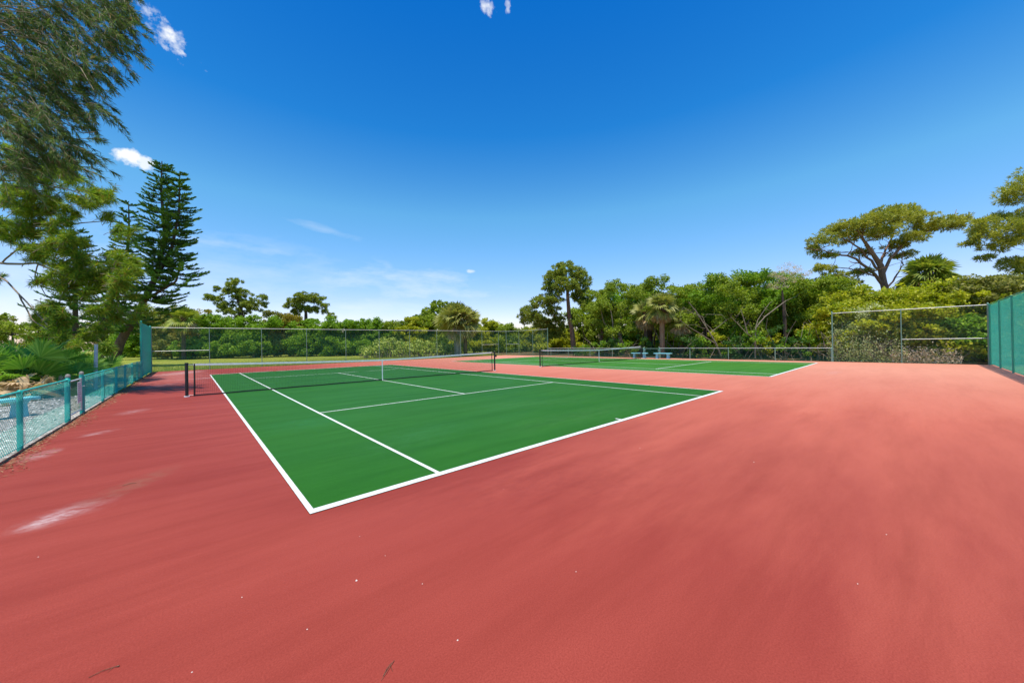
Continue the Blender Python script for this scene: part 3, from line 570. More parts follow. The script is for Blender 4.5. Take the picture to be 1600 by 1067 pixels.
# back row to close the gaps
back=[(930,50,470,'oak'),(1000,47,448,'mang'),(1070,46,452,'oak'),(1140,45,440,'mang'),(1205,44,430,'oak'),(1265,43,448,'oak'),(1330,42,462,'oak'),(1430,42,455,'lime'),(1510,42,450,'oak'),(1590,41,455,'oak')]
for i,(u,x,vt,lm) in enumerate(back):
    b,k=onx(u,x); b[2]=0; top=at(u,vt,k)[2]; pads=[]
    for q in range(32):
        a=wr_.uniform(0,2*PI); rr_=5.*math.sqrt(wr_.uniform(0,1)); pads.append((np.array([math.cos(a)*rr_,math.sin(a)*rr_,top*wr_.uniform(.08,.85)]),(1.7,1.7,1.2)))
    broad('background_tree','background tree glimpsed through the gaps of the row on the right',b,[(0,0,-.2),(0,.2,top*.3),(.1,.1,top*.6)],[.25,.2,.12],pads,200+i,LM[lm],BM['dark'],'background trees behind the right row',size=.34,per=60,dens=8,nsub=1,cr=(.4,.9))
# understory shrubs right behind the low fence
under=[(900,.9),(928,1.6),(952,2.0),(980,1.7),(1004,2.1),(1052,2.0),(1078,2.3),(1100,1.9),(1124,2.4),(1150,1.8),(1176,2.3),(1204,2.0),(1232,2.4),(1262,2.1),(1290,2.5)]
for i,(u,h) in enumerate(under):
    b,k=onx(u,31.2+.5*(i%3)); b[2]=0; pads=[(wr_.normal(size=3)*np.array([.5,.6,.1])+np.array([0,0,h*q]),(.75,.8,.38)) for q in (.2,.4,.6,.85,.45,.7)]
    ex=[]
    for q in range(3):
        a=wr_.uniform(0,2*PI); P=curve((wr_.uniform(-.5,.2),wr_.uniform(-.7,.7),-.1),(math.cos(a)*.9,math.sin(a)*1.2,h*wr_.uniform(.7,1.3)),wr_,.18,5); ex.append((P,np.linspace(.035,.012,5)))
    broad('understory_shrub','shrub growing in the shade right behind the low green fence',b,None,None,pads,300+i,LM[('dark','mang','lime')[i%3 if u>1060 else i%2]],BM['grey'],'shrubs behind the low fence',size=.17,per=42,dens=12,cat='shrub',extra=ex,cr=(.2,.45))
# yellow green sea grape bushes behind the tall backstop
bush=[(1318,4.0,'lime','yellow green bush behind the left bay of the backstop'),(1352,3.9,'grey','dusty bush full of grey twigs behind the left bay of the backstop'),(1392,3.7,'lime','bright bush just left of the middle backstop post'),(1430,3.7,'lime','bright bush just right of the middle backstop post'),(1472,3.6,'lime','bush above the pile of grey brush in the right bay'),(1512,3.6,'mang','darker green bush in the right bay of the backstop'),(1560,3.4,'mang','green bush seen through the jade fence'),(1612,3.4,'lime','bush outside the jade fence past the right edge')]
for i,(u,h,lm,lab) in enumerate(bush):
    b,k=onx(u,31.2+.3*(i%2)); b[2]=0; pads=[]
    for q in range(10): pads.append((np.array([wr_.uniform(-.5,.6),wr_.uniform(-1.1,1.1),h*wr_.uniform(.12,.9)]),(.6,.75,.45)))
    broad('sea_grape_bush',lab,b,[(0,0,-.1),(.1,0,h*.4),(.1,.1,h*.7)],[.07,.05,.03],pads,400+i,LM[lm],BM['grey'],'bushes behind the tall backstop',size=.17 if lm!='grey' else .1,per=60,dens=20,cat='bush',nsub=2,rb=.04,cr=(.2,.42),aspect=.8)
# brush: bare grey branches leaning through the backstop and behind the low fence
def brush(u,x,n,h,sp,seed,label,leaf=None,thick=.03):
    r=np.random.default_rng(seed); b,k=onx(u,x); b[2]=0; t=empty('brush_pile',b); tag(t,label,'dead brush','dead brush against the fences'); mb=MB()
    for q in range(n):
        a=(r.uniform(-sp*.4,sp*.4)*.5,r.uniform(-sp,sp)*.7,-.05); th=r.uniform(0,2*PI); e=(a[0]+math.cos(th)*sp*.4,a[1]+math.sin(th)*sp*.9,h*r.uniform(.4,1.)); P=curve(a,e,r,.2,7); r0=thick*r.uniform(.4,1.)
        mb.tube(P,np.linspace(r0,r0*.35,7),6,cap=False)
        for w_ in range(5):
            k2=r.integers(2,6); d=r.normal(size=3)*np.array([.3,.5,.35])*h*.3; Q=curve(P[k2],P[k2]+d,r,.2,4); mb.tube(Q,np.linspace(r0*.45,r0*.15,4),4,cap=False)
    mb.build('branches',BM['grey'],t)
    if leaf:
        mb=MB(); C=np.array([r.uniform(-sp*.5,sp*.5,1500),r.uniform(-sp,sp,1500),np.abs(r.normal(0,h*.45,1500))]).T; leaves(mb,C,.1,r,.2); mb.build('leaves',leaf,t)
brush(1325,30.3,14,2.0,1.0,1,'pale dead branches leaning behind the left post of the backstop',LM['grey'],.045)
brush(1368,30.2,26,1.7,1.3,2,'grey tangle of twigs at the foot of the left bay of the backstop',LM['grey'],.022)
brush(1445,30.1,40,.9,1.3,3,'low pile of grey brush on the ground in the right bay of the backstop',LM['tan'],.018)
brush(1275,30.7,6,1.3,1.0,4,'leaning bare sticks behind the right end of the low fence',None,.03)
brush(1235,30.8,5,1.4,1.2,5,'thin bare stems behind the low fence below the bare tan crown',None,.025)
# pale bare leaning limbs, right of the orange palm: two leafless snags
def snag(u,k,lines,label,seed,m=BM['grey']):
    b=grd(u,k); t=empty('leaning_bare_tree',b); tag(t,label,'bare tree','bare leaning trees'); mb=MB(); r=np.random.default_rng(seed)
    for L,r0 in lines:
        P=np.array([at(q[0],q[1],k+ (q[2] if len(q)>2 else 0))-b for q in L]); r0*=.6; mb.tube(P,np.linspace(r0,r0*.45,len(P)),8,cap=False)
        for w_ in range(4):
            k2=r.integers(1,len(P)); Q=curve(P[k2],P[k2]+r.normal(size=3)*np.array([.4,.4,.5]),r,.2,5); mb.tube(Q,np.linspace(r0*.3,r0*.1,5),5,cap=False)
    mb.build('trunk',m,t)
snag(1135,28.6,[([(1128,560),(1118,535),(1104,512),(1090,490),(1076,472)],.10),([(1120,538),(1095,522),(1072,508,-.3),(1062,500,-.5)],.06),([(1104,512),(1098,495),(1080,488),(1068,480)],.05),([(1110,520),(1135,500),(1128,492),(1106,491)],.04)],'pale leafless tree leaning left, right of the orange palm',1)
snag(1182,27.2,[([(1180,560),(1180,530),(1181,512),(1195,495),(1212,482),(1228,470)],.11),([(1180,530),(1166,520),(1152,505),(1142,495)],.06),([(1181,512),(1184,500),(1196,482),(1204,472)],.06),([(1168,522),(1164,505),(1158,485)],.08)],'pale forked leafless tree left of the tall backstop',2)
# bare tan crown
k=27.5; b=grd(1228,k)
broad('dying_tree','half dead tree with a bare tan twiggy crown above the green row',b,[np.array([0,0,-.2]),at(1226,500,k)-b,at(1222,455,k)-b],[.16,.12,.06],pads_at(b,[(1220,425,k,.7,.5),(1235,418,k,.7,.5),(1246,430,k,.6,.45),(1226,440,k,.6,.5),(1212,448,k,.5,.4),(1256,428,k-.5,.4,.3)]),55,LM['tan'],BM['dark'],None,size=.10,per=36,dens=34,nsub=9,rb=.07,cr=(.15,.35),up=.1,aspect=.25)

# ------------------------------------------------------------------ palms
def fan_frond(mb,o,d,size,r,n=16,droop=.5,fold=.35,petiole=.5,mi=0,arc=2.6,w0=2.1):
    d=unit(np.array(d,float)); side=unit(np.cross(d,np.array([0,0,1.])+.01*r.normal(size=3))); nor=np.cross(side,d)
    ro=r.normal()*.75; side,nor=side*math.cos(ro)+nor*math.sin(ro),nor*math.cos(ro)-side*math.sin(ro)
    hub=o+d*size*petiole; hub[2]-=droop*.12*size
    if petiole>0: mb.tube([o,(o+hub)/2+np.array([0,0,.04*size]),hub],[.018*size,.013*size,.009*size],4,cap=False,mi=mi)
    V=[];Fc=[]
    for i in range(n):
        a=(i/(n-1)-.5)*arc; L=size*(.55+.45*math.cos(a*.75))*r.uniform(.85,1.08)
        e=unit(d*math.cos(a)+side*math.sin(a)+nor*fold*abs(math.sin(a))*.9); w=unit(np.cross(e,nor))*size*.03*w0
        m_=hub+e*L*.55+nor*.01; m_[2]-=droop*L*.10; tip=hub+e*L+r.normal(size=3)*.02*size; tip[2]-=droop*L*.52
        j=len(V); V+=[hub,m_+w,tip,m_-w]; Fc.append((j,j+1,j+2,j+3))
    mb.add(V,Fc,False,mi)
def palm(name,label,base,top,tr,fr_n,size,seed,trunkmat,group,skirt=14,leaf='palm',lean=(0,0),boot=.3,twoparts=True,upright=.0):
    r=np.random.default_rng(seed); t=empty(name,base); tag(t,label,'palm tree',group)
    H=top; mb=MB(); zs=np.linspace(-.2,H,12); q=np.clip(zs/H,0,1)
    P=np.stack([lean[0]*q**1.5,lean[1]*q**1.5,zs],1)
    mb.tube(P,tr*(1.12-.2*q+.03*np.sin(q*25)),14)
    mb.build('trunk',trunkmat,t)
    mb=MB(); c0=P[-1]
    for i in range(90):           # old leaf bases criss-crossed under the crown
        z=r.uniform(-boot*H,.1); a=r.uniform(0,2*PI); o=np.array([math.cos(a)*tr*.8,math.sin(a)*tr*.8,z])+np.array([*(P[-1][:2]*(1+z/H)),H]); e=o+np.array([math.cos(a+.3)*.16,math.sin(a+.3)*.16,.22]); mb.tube([o,e],[.05*tr/.3,.02],4)
    mb.build('old_leaf_bases',BM['boot'],t)
    mb=MB()
    for i in range(fr_n):
        a=i*2.399+r.uniform(-.2,.2); el=rad(r.uniform(-38,82)) if i>4 else rad(r.uniform(60,85)); el+=upright
        d=np.array([math.cos(a)*math.cos(el),math.sin(a)*math.cos(el),math.sin(el)]); fan_frond(mb,c0+np.array([0,0,-.1])+d*tr*.4,d,size*r.uniform(.85,1.1),r,16,.5+.4*(el<.4))
    mb.build('crown',LM[leaf],t)
    if skirt:
        mb=MB()
        for i in range(skirt):
            a=r.uniform(0,2*PI); el=rad(r.uniform(-72,-35)); d=np.array([math.cos(a)*math.cos(el),math.sin(a)*math.cos(el),math.sin(el)]); fan_frond(mb,c0+np.array([0,0,-.25])+d*tr*.6,d,size*.8,r,14,.35,.1,.4,0,1.6)
        mb.build('dead_fronds',LM['palmd'],t)
b=grd(715,46); palm('cabbage_palm','thick trunked cabbage palm standing on the lawn in front of the hedge',b,at(716,500,46)[2],.42,60,2.0,1,BM['palm'],'palm trees',10,boot=.36)
b=grd(727,46.6); palm('cabbage_palm','slender cabbage palm pressed behind the right side of the thick palm',b,at(724,502,46.6)[2],.24,34,1.7,2,BM['boot'],'palm trees',8,boot=.3)
b,_k=onx(1035,31.0); b[2]=0; palm('cabbage_palm','orange barked cabbage palm behind the right turquoise bench',b,at(1035,478,_k)[2],.21,36,1.1,3,BM['orange'],'palm trees',26,boot=.2)
b,_k=onx(1010,32.4); b[2]=0; palm('cabbage_palm','shaggy palm with hanging brown fronds behind the left turquoise bench',b,at(1004,490,_k)[2],.2,18,1.15,4,BM['dark'],'palm trees',26,boot=.2)
b,_k=onx(1065,32.2); b[2]=0; palm('cabbage_palm','shaded palm with hanging brown fronds right of the orange palm',b,at(1070,500,_k)[2],.2,14,1.1,5,BM['dark'],'palm trees',24,boot=.2)
k=31; b=grd(1452,k); palm('cabbage_palm','shaggy dark cabbage palm crown right of the umbrella pine',b,at(1450,428,k)[2],.25,56,1.5,6,BM['dark'],'palm trees',20,leaf='pined',boot=.15)
b=grd(287,53); palm('cabbage_palm','low palm with pale dead fronds showing above the left end of the long fence',b,at(287,498,53)[2],.25,30,1.6,7,BM['dark'],'palm trees',12,leaf='pined',boot=.15)
b=grd(850,58); palm('cabbage_palm','small grey green palm peeping out left of the leaning pine',b,at(815,510,58)[2],.2,20,1.5,8,BM['grey'],'palm trees',8,leaf='grey')

# flowering / prickly clump in front of the hedge, left of the thick palm
for i,(u,h,w,lab) in enumerate([(582,1.5,1.5,'leftmost and lowest of the spiky yellow green plants on the lawn'),(604,3.0,1.3,'tallest of the spiky yellow green plants, with a pale upright tip'),(628,2.1,1.5,'spiky plant in the middle of the yellow green clump'),(652,2.2,1.5,'spiky plant right of the middle of the yellow green clump'),(676,2.0,1.5,'spiky plant near the thick palm'),(697,1.6,1.2,'spiky plant right beside the thick palm trunk')]):
    b=grd(u,46.5); r=np.random.default_rng(500+i); t=empty('spiky_plant',b); tag(t,lab,'plant','spiky plants on the lawn')
    mb=MB()
    for q in range(46):
        c=np.array([r.uniform(-w,w),r.uniform(-w,w),0]); a=r.uniform(0,2*PI); hh=h*r.uniform(.35,1.)*(1-.25*np.linalg.norm(c)/w); e=c+np.array([math.cos(a)*.3,math.sin(a)*.3,hh])
        mb.tube(curve(c,e,r,.1,4),[.03,.025,.02,.012],5,cap=False,mi=1)
        P=e+inball(r,14,.5)*np.array([.35,.35,.45]); leaves(mb,P,.34,r,.3,.5)
    mb.build('foliage',[LM['cact'],BM['grey']],t)

# ------------------------------------------------------------------ dark conifers (whorled)
def conifer(name,label,base,leaders,seed,group,sp=.46,nb_per=6):
    r=np.random.default_rng(seed); t=empty(name,base); tag(t,label,'conifer',group); tb=MB(); nb=MB()
    for (P,r0,Lmax,z0,top) in leaders:
        P=np.array(P,float); s=np.linspace(0,1,len(P)); q=np.linspace(0,1,26); C=np.stack([np.interp(q,s,P[:,j]) for j in range(3)],1)
        tb.tube(C,np.linspace(r0,.035,26),10,cap=False)
        Ltot=C[-1][2]-z0; nw=int(Ltot/sp)
        for w in range(nw):
            hz=z0+(w+.5)/nw*Ltot; f=(hz-z0)/Ltot; j=np.searchsorted(C[:,2],hz); j=min(max(j,1),25); u_=(hz-C[j-1][2])/(C[j][2]-C[j-1][2]+1e-6); c=C[j-1]*(1-u_)+C[j]*u_
            L0=Lmax*min(1.,.22+1.25*(1-f)**.8)*(1. if f>.12 else .6+3*f)
            off=r.uniform(0,2*PI)
            for b_ in range(nb_per):
                a=off+b_*2*PI/nb_per+r.uniform(-.35,.35); L=L0*r.choice([.5,.75,.85,.95,1.05,1.15])*r.uniform(.9,1.1); tt=np.linspace(0,1,9)
                c=c+np.array([0,0,r.uniform(-.16,.16)]); rise=L*(.08+.24*f)*r.uniform(.5,1.3)
                B=c+np.stack([np.cos(a)*L*tt,np.sin(a)*L*tt,-L*.20*np.sin(tt*PI*.9)*(1-f)+rise*tt**2.2],1)
                tb.tube(B[::2],np.linspace(.03,.008,5),4,cap=False)
                nb_=int(14+L*17); tq=r.uniform(.22,1.,nb_); k_=np.stack([np.interp(tq,tt,B[:,j]) for j in range(3)],1)
                sd=np.array([-math.sin(a),math.cos(a),0]); out=np.array([math.cos(a),math.sin(a),0])
                ss=np.where(r.uniform(size=nb_)<.5,-1,1)[:,None]
                d=unit(sd*ss*r.uniform(.3,1.,(nb_,1))+out*r.uniform(.5,1.2,(nb_,1))+np.array([0,0,1.])*r.uniform(.1,.6,(nb_,1)))
                l=(.30+.34*(1-tq)*min(L,3)/2)[:,None]*r.uniform(.7,1.2,(nb_,1))
                for rot in range(2):
                    wv=unit(np.cross(d,r.normal(size=(nb_,3))))*.045
                    m_=k_+d*l*.6+np.array([0,0,.03]); tip=k_+d*l+np.array([0,0,.09])*l
                    V=np.stack([k_,m_+wv,tip,m_-wv],1).reshape(-1,3); nb.add(V,np.arange(4*nb_).reshape(-1,4))
                # needles along the rib itself
                nn=int(16+L*14); tq=r.uniform(.15,1,nn); k_=np.stack([np.interp(tq,tt,B[:,j]) for j in range(3)],1); d=unit(r.normal(size=(nn,3))+out*1.+np.array([0,0,.4])); wv=unit(np.cross(d,r.normal(size=(nn,3))))*.022; tip=k_+d*.16
                nb.add(np.stack([k_,(k_+tip)/2+wv,tip,(k_+tip)/2-wv],1).reshape(-1,3),np.arange(4*nn).reshape(-1,4))
    tb.build('trunk',BM['dark'],t); nb.build('crown',LM['arau'],t)
k=34; G='dark conifers on the left lawn'
b=grd(172,k); Z=lambda L,kk=k,bb=None:[at(u,v,kk)-(b if bb is None else bb) for u,v in L]
conifer('island_pine','tallest dark conifer with a trunk leaning right, nearest the turquoise panel',b,[([np.array([0,0,-.2])]+Z([(190,530),(215,490),(245,430),(258,370),(252,300),(253,252)]),.42,2.5,3.2,0),(Z([(240,440),(268,390),(280,330),(281,270)]),.2,1.75,9.0,0),(Z([(225,470),(275,440),(285,400)]),.14,2.4,6.,0)],1,G)
b=grd(152,k+.8)
conifer('island_pine','dark conifer with an upright trunk behind the white post',b,[([np.array([0,0,-.2])]+Z([(158,520),(172,470),(195,420),(202,370),(201,320)],k+.8),.36,1.9,3.2,0)],2,G,.62,5)
b=grd(118,k+3)
conifer('island_pine','shorter dark conifer left of the white post behind the long-needled pine',b,[([np.array([0,0,-.2])]+Z([(118,500),(117,420),(116,360)],k+3),.3,3.2,3.,0),(Z([(165,520),(185,470),(182,390)],k+2),.2,1.5,4.,0)],3,G,.6,6)

# ------------------------------------------------------------------ near left pine (long needles)
b=grd(-95,19.5); k=11.5
def atp(u,v,kk): return at(u,v,kk*1.7)
r=np.random.default_rng(8); t=empty('long_needled_pine',b); tag(t,'long-needled pine reaching in from the left with mop-like green tufts','pine tree')
mb=MB(); tr=np.array([np.array([0,0,-.2])]+[atp(u,v,k)-b for u,v in ((-90,480),(-80,400),(-70,320),(-60,240),(-60,150))]); mb.tube(tr,[.26,.23,.2,.17,.13,.06],12)
br=[([(-78,400),(0,412,11.3),(60,412,11),(100,430,10.8),(125,455,10.8),(150,470,10.7)],.07),([(-78,410),(-20,425,11.4),(10,440,11.2),(40,470,11),(62,495,10.9),(85,520,10.8)],.055),([(0,412,11.3),(40,380,11),(90,385,10.9),(140,400,10.8)],.04),([(-72,340),(0,345,11.2),(60,355,11),(110,350,10.8),(160,345,10.7)],.06),([(-70,330),(0,318,11.3),(50,325,11.2),(90,330,11)],.05),([(-64,280),(0,282,11.3),(60,285,11),(120,300,10.8),(150,320,10.7)],.05),([(60,412,11),(55,430,11),(70,460,11),(95,480,11)],.03),([(30,460,11),(52,500,11),(85,520,10.9),(110,535,10.8)],.035),([(0,345,11.2),(40,370,11),(70,400,11),(110,420,11)],.03)]
for L,r0 in br:
    P=np.array([atp(q[0],q[1],q[2] if len(q)>2 else k)-b for q in L]); s=np.linspace(0,1,len(P)); qq=np.linspace(0,1,14); P=np.stack([np.interp(qq,s,P[:,j]) for j in range(3)],1)+r.normal(size=(14,3))*.02
    mb.tube(P,np.linspace(r0,r0*.35,14),8,cap=False)
nb=MB()
# (u, v, depth, spread in px) regions of tufts
reg=[(20,300,11.1,30,10),(50,318,11.1,30,10),(12,360,11.2,26,10),(65,385,11,28,9),(90,345,10.9,28,10),(45,262,11.1,30,8),(70,440,11,18,4),(100,420,10.9,26,9),(75,505,10.9,22,7),(120,540,10.8,22,7),(130,290,10.7,40,14),(160,315,10.7,32,12),(175,345,10.6,22,9),(110,310,10.9,45,15),(70,270,11,40,11),(30,290,11.2,36,12),(20,330,11.3,36,14),(60,350,11,38,15),(110,370,10.8,36,14),(30,370,11.1,34,13),(120,395,10.8,34,14),(185,430,10.6,26,10),(60,540,11,26,8),(90,395,10.8,34,12),(130,420,10.7,36,15),(170,405,10.6,26,8),(200,408,10.6,22,8),(150,445,10.6,38,16),(190,450,10.6,30,10),(200,475,10.6,28,9),(110,450,10.8,34,13),(85,480,10.9,28,10),(110,500,10.8,34,16),(95,530,10.8,26,11),(140,520,10.7,24,8),(150,540,10.7,14,4),(5,425,11.2,8,1),(10,260,11.2,28,8),(150,480,10.7,30,9),(70,300,11,30,10),(100,265,11,24,6)]
for (u,v,kk,sp,n) in reg:
    mops=[(u+r.normal()*sp*.42,v+r.normal()*sp*.36,kk+r.normal()*.45) for q in range(max(1,int(n*.42)))]
    for q in range(int(n*1.35)):
        mu,mv,mk=mops[q%len(mops)]; c=atp(mu+r.normal()*7,mv+r.normal()*5,mk+r.normal()*.12)-b
        d=unit(r.normal(size=3)*.5+np.array([.5,-.2,.35])); tip=c; st=c-d*.58; mb.tube([st-np.array([0,0,.05]),st+d*.15,tip],[.012,.009,.006],4,cap=False)
        C=np.repeat(st[None]+d*.12,1,0)
        pts=st+d*np.linspace(.22,.66,9)[:,None]; tufts(nb,pts,np.repeat(d[None],9,0),.34,.026,15,r,.95,0,.12)
mb.build('trunk',BM['grey'],t); nb.build('crown',LM['pinel'],t)

# ------------------------------------------------------------------ weeping she-oak at top left
k=12.2; b=grd(-260,12.2)
r=np.random.default_rng(9); t=empty('she_oak',b); tag(t,'feathery she-oak hanging over the top left corner','tree')
mb=MB(); mb.tube([np.array([0,0,-.2])]+[at(u,v,k)-b for u,v in ((-250,400),(-235,200),(-220,60),(-200,-100))],[.24,.2,.16,.12,.07],12)
nb=MB()
def hang(u,v,kk,n,sp,spy=None):
    u=u-13
    for q in range(n):
        c=at(u+r.normal()*sp*.5,v+r.normal()*(spy or sp)*.5,kk+r.normal()*.5)-b
        d=unit(np.array([.62,-.35,-.62])+r.normal(size=3)*.32); L=r.uniform(.55,1.1)
        P=np.array([c,c+d*L*.5+np.array([0,0,.05]),c+d*L+np.array([0,0,-.10*L])]); mb.tube(P,[.01,.007,.004],4,cap=False)
        m_=15; tq=r.uniform(.1,1,m_); pts=np.stack([np.interp(tq,[0,.5,1],P[:,j]) for j in range(3)],1)
        tufts(nb,pts,np.repeat(unit(d+np.array([0,0,-.15]))[None],m_,0),.23,.017,6,r,.42,0,.1)
for (u,v,n,sp) in [(20,20,75,60),(90,10,70,55),(150,10,52,45),(190,5,26,28),(203,30,10,14),(40,80,80,60),(100,70,75,50),(150,60,46,34),(178,50,18,16),(40,130,80,55),(95,125,60,40),(135,115,26,26),(158,100,10,14),(30,180,70,50),(80,175,52,36),(120,165,24,26),(150,162,12,18),(168,170,5,10),(30,220,60,44),(80,215,40,34),(115,215,18,20),(128,235,9,10),(20,255,30,36),(60,250,16,30),(-40,60,60,60),(-40,160,60,60),(60,-40,60,80),(150,-40,40,60),(185,-30,24,30),(140,262,4,6)]:
    hang(u,v,k+r.uniform(-.6,.6),int(n*.72),sp)
for i in range(44):
    vs_=60+r.uniform(-120,120); s=at(-220-vs_*.075,vs_,k)-b; e=at(r.uniform(-20,185),r.uniform(-40,230),k+r.normal()*.5)-b
    if e[2]<0: continue
    P=curve(s,e,r,.08,9,sag=-.12); mb.tube(P,np.linspace(.05,.009,9),6,cap=False)
mb.build('trunk',BM['grey'],t); nb.build('crown',LM['casu'],t)

# ------------------------------------------------------------------ saw palmettos behind the low teal fence
def palmetto(base,n,size,seed,label,spread=.8,h=.5,dead=8):
    r=np.random.default_rng(seed); t=empty('saw_palmetto',base); tag(t,label,'palmetto','saw palmettos behind the low teal fence')
    mb=MB()
    for i in range(5):
        a=r.uniform(0,2*PI); mb.tube(curve((0,0,-.1),(math.cos(a)*spread*.6,math.sin(a)*spread*.6,h*.5),r,.1,5),[.09,.1,.09,.08,.06],7)
    mb.build('trunk',BM['boot'],t)
    for i in range(n):
        mb=MB(); a=i*2.399; el=rad(r.uniform(5,72)); o=np.array([math.cos(a)*spread*r.uniform(.1,.9),math.sin(a)*spread*r.uniform(.1,.9),h*r.uniform(.25,1.)])
        d=np.array([math.cos(a)*math.cos(el),math.sin(a)*math.cos(el),math.sin(el)]); fan_frond(mb,o,d,size*r.uniform(.8,1.15),r,22,.35,.5,.75,0,2.9,1.3); mb.build('frond',LM['palmt'],t)
    mb=MB()
    for i in range(dead):
        a=r.uniform(0,2*PI); el=rad(r.uniform(-30,10)); d=np.array([math.cos(a)*math.cos(el),math.sin(a)*math.cos(el),math.sin(el)]); fan_frond(mb,np.array([0,0,.35]),d,size*.9,r,16,.5,.1,.7)
    mb.build('dead_fronds',LM['palmd'],t)
palmetto(grd(15,13.0),26,.95,1,'largest saw palmetto, at the left edge behind the bench',1.2,1.1,10)
palmetto(grd(62,14.5),22,.9,2,'saw palmetto just left of the one nearest the white post',1.1,.7)
palmetto(grd(112,16.0),18,.85,3,'saw palmetto nearest the white post',1.0,.45)
palmetto(grd(-60,13.0),20,1.0,4,'saw palmetto reaching in from beyond the left edge',1.2,1.3)
palmetto(grd(45,17.5),22,1.0,5,'saw palmetto at the back behind the other palmettos',1.3,1.2)
# heap of dead fronds on the mulch
b=grd(12,12.0); r=np.random.default_rng(15); t=MB()
for i in range(34):
    a=r.uniform(0,2*PI); d=np.array([math.cos(a),math.sin(a),r.uniform(-.1,.35)]); fan_frond(t,np.array([r.uniform(-.9,.9),r.uniform(-.9,.9),r.uniform(.05,.5)]),d,.6,r,14,.5,.1,.6)
o=t.build('dead_frond_heap',LM['palmd']); o.location=tuple(b); tag(o,'heap of brown dead palm fronds below the palmettos at the left edge','dead fronds')

# distant trees across the road, left
for i,(u,k,vt,w,lm,lab) in enumerate([(-40,100,470,7,'oak','distant tree across the road beyond the left edge'),(20,104,488,6,'olive','distant pale tree across the road at the left edge'),(60,100,500,5,'oak','distant round tree across the road behind the palmettos'),(105,98,506,5,'mang','distant tree across the road, left of the conifer trunks'),(150,102,500,6,'oak','distant tree across the road behind the conifer trunks'),(205,100,508,6,'oak','distant tree across the road left of the turquoise panel'),(250,104,500,6,'mang','distant tree across the road right of the turquoise panel')]):
    b=grd(u,k); top=at(u,vt,k)[2]; pads=[]
    for q in range(12):
        a=hr.uniform(0,2*PI); rr_=w*math.sqrt(hr.uniform(0,1)); pads.append((np.array([math.cos(a)*rr_,math.sin(a)*rr_,top*hr.uniform(.25,.88)]),(2.2,2.2,1.4)))
    broad('distant_tree',lab,b,[(0,0,-.2),(0,0,top*.4),(0,0,top*.7)],[.3,.25,.15],pads,600+i,LM[lm],BM['dark'],'distant trees across the road',size=.5,per=45,dens=5,nsub=1,cr=(.5,1.1))
# low clipped hedge along the road
for i,u in enumerate((60,100,140,185,225)):
    b=grd(u,74); pads=[(np.array([wr_.uniform(-2.6,2.6),wr_.uniform(-1.5,1.5),wr_.uniform(.2,.75)]),(1.3,1.1,.4)) for q in range(8)]
    broad('roadside_shrub','low roadside shrub between the lawn and the pale road',b,None,None,pads,700+i,LM['oak'],BM['grey'],'low shrubs along the road',size=.22,per=40,dens=7,cat='shrub',cr=(.25,.5))

# ------------------------------------------------------------------ grass tufts at the lawn edge
r=np.random.default_rng(44); n=52000
u=r.uniform(0,1,n); x=-12+r.uniform(0,44,n); y=31.25+15*(u**1.6)
c=np.stack([x,y,np.full(n,-.06)],1); d=unit(r.normal(size=(n,3))*.35+np.array([0,0,1])); L=r.uniform(.05,.12,n)[:,None]; s=unit(np.cross(d,r.normal(size=(n,3))))*.012
mb=MB(); V=np.stack([c-s,c+s,c+d*L],1).reshape(-1,3); mb.add(V,np.arange(3*n).reshape(-1,3))
tag(mb.build('grass',leaf_mat('grass_blade',(.10,.17,.02),(.2,.24,.03),(.32,.28,.08),.3,.3)),kind='stuff')

# ------------------------------------------------------------------ sun, sky, camera
EL,AZ=rad(80.5),rad(-140)                     # sun high on the left; azimuth clockwise from +Y
sd=np.array([math.sin(AZ)*math.cos(EL),math.cos(AZ)*math.cos(EL),math.sin(EL)])
sun=bpy.data.lights.new('sun','SUN'); sun.energy=3.5; sun.angle=rad(.5); sun.color=(1,.94,.83)
so=bpy.data.objects.new('sun',sun); COL.objects.link(so)
from mathutils import Vector
so.rotation_euler=Vector(tuple(-sd)).to_track_quat('-Z','Y').to_euler(); so.location=(-20,0,40)
w=bpy.data.worlds.new('World'); scene.world=w; w.use_nodes=True; nt=w.node_tree; nt.nodes.clear(); lk=nt.links
sky=nt.nodes.new('ShaderNodeTexSky'); sky.sky_type='NISHITA'; sky.sun_disc=False; sky.sun_elevation=EL; sky.sun_rotation=AZ; sky.air_density=1.0; sky.dust_density=.6; sky.ozone_density=2.2; sky.altitude=0
hs=nt.nodes.new('ShaderNodeHueSaturation'); hs.inputs['Saturation'].default_value=1.15; hs.inputs['Value'].default_value=1.0; lk.new(sky.outputs[0],hs.inputs['Color'])
tc=nt.nodes.new('ShaderNodeTexCoord').outputs['Generated']
def dot(vec,v):
    n=nt.nodes.new('ShaderNodeVectorMath'); n.operation='DOT_PRODUCT'; lk.new(vec,n.inputs[0]); n.inputs[1].default_value=tuple(float(c) for c in v); return n.outputs['Value']
nz1=noise(nt,mapping(nt,tc,(1,1,1)),26,8,.62); nz2=noise(nt,mapping(nt,tc,(1,1,3.5)),9,7,.6)
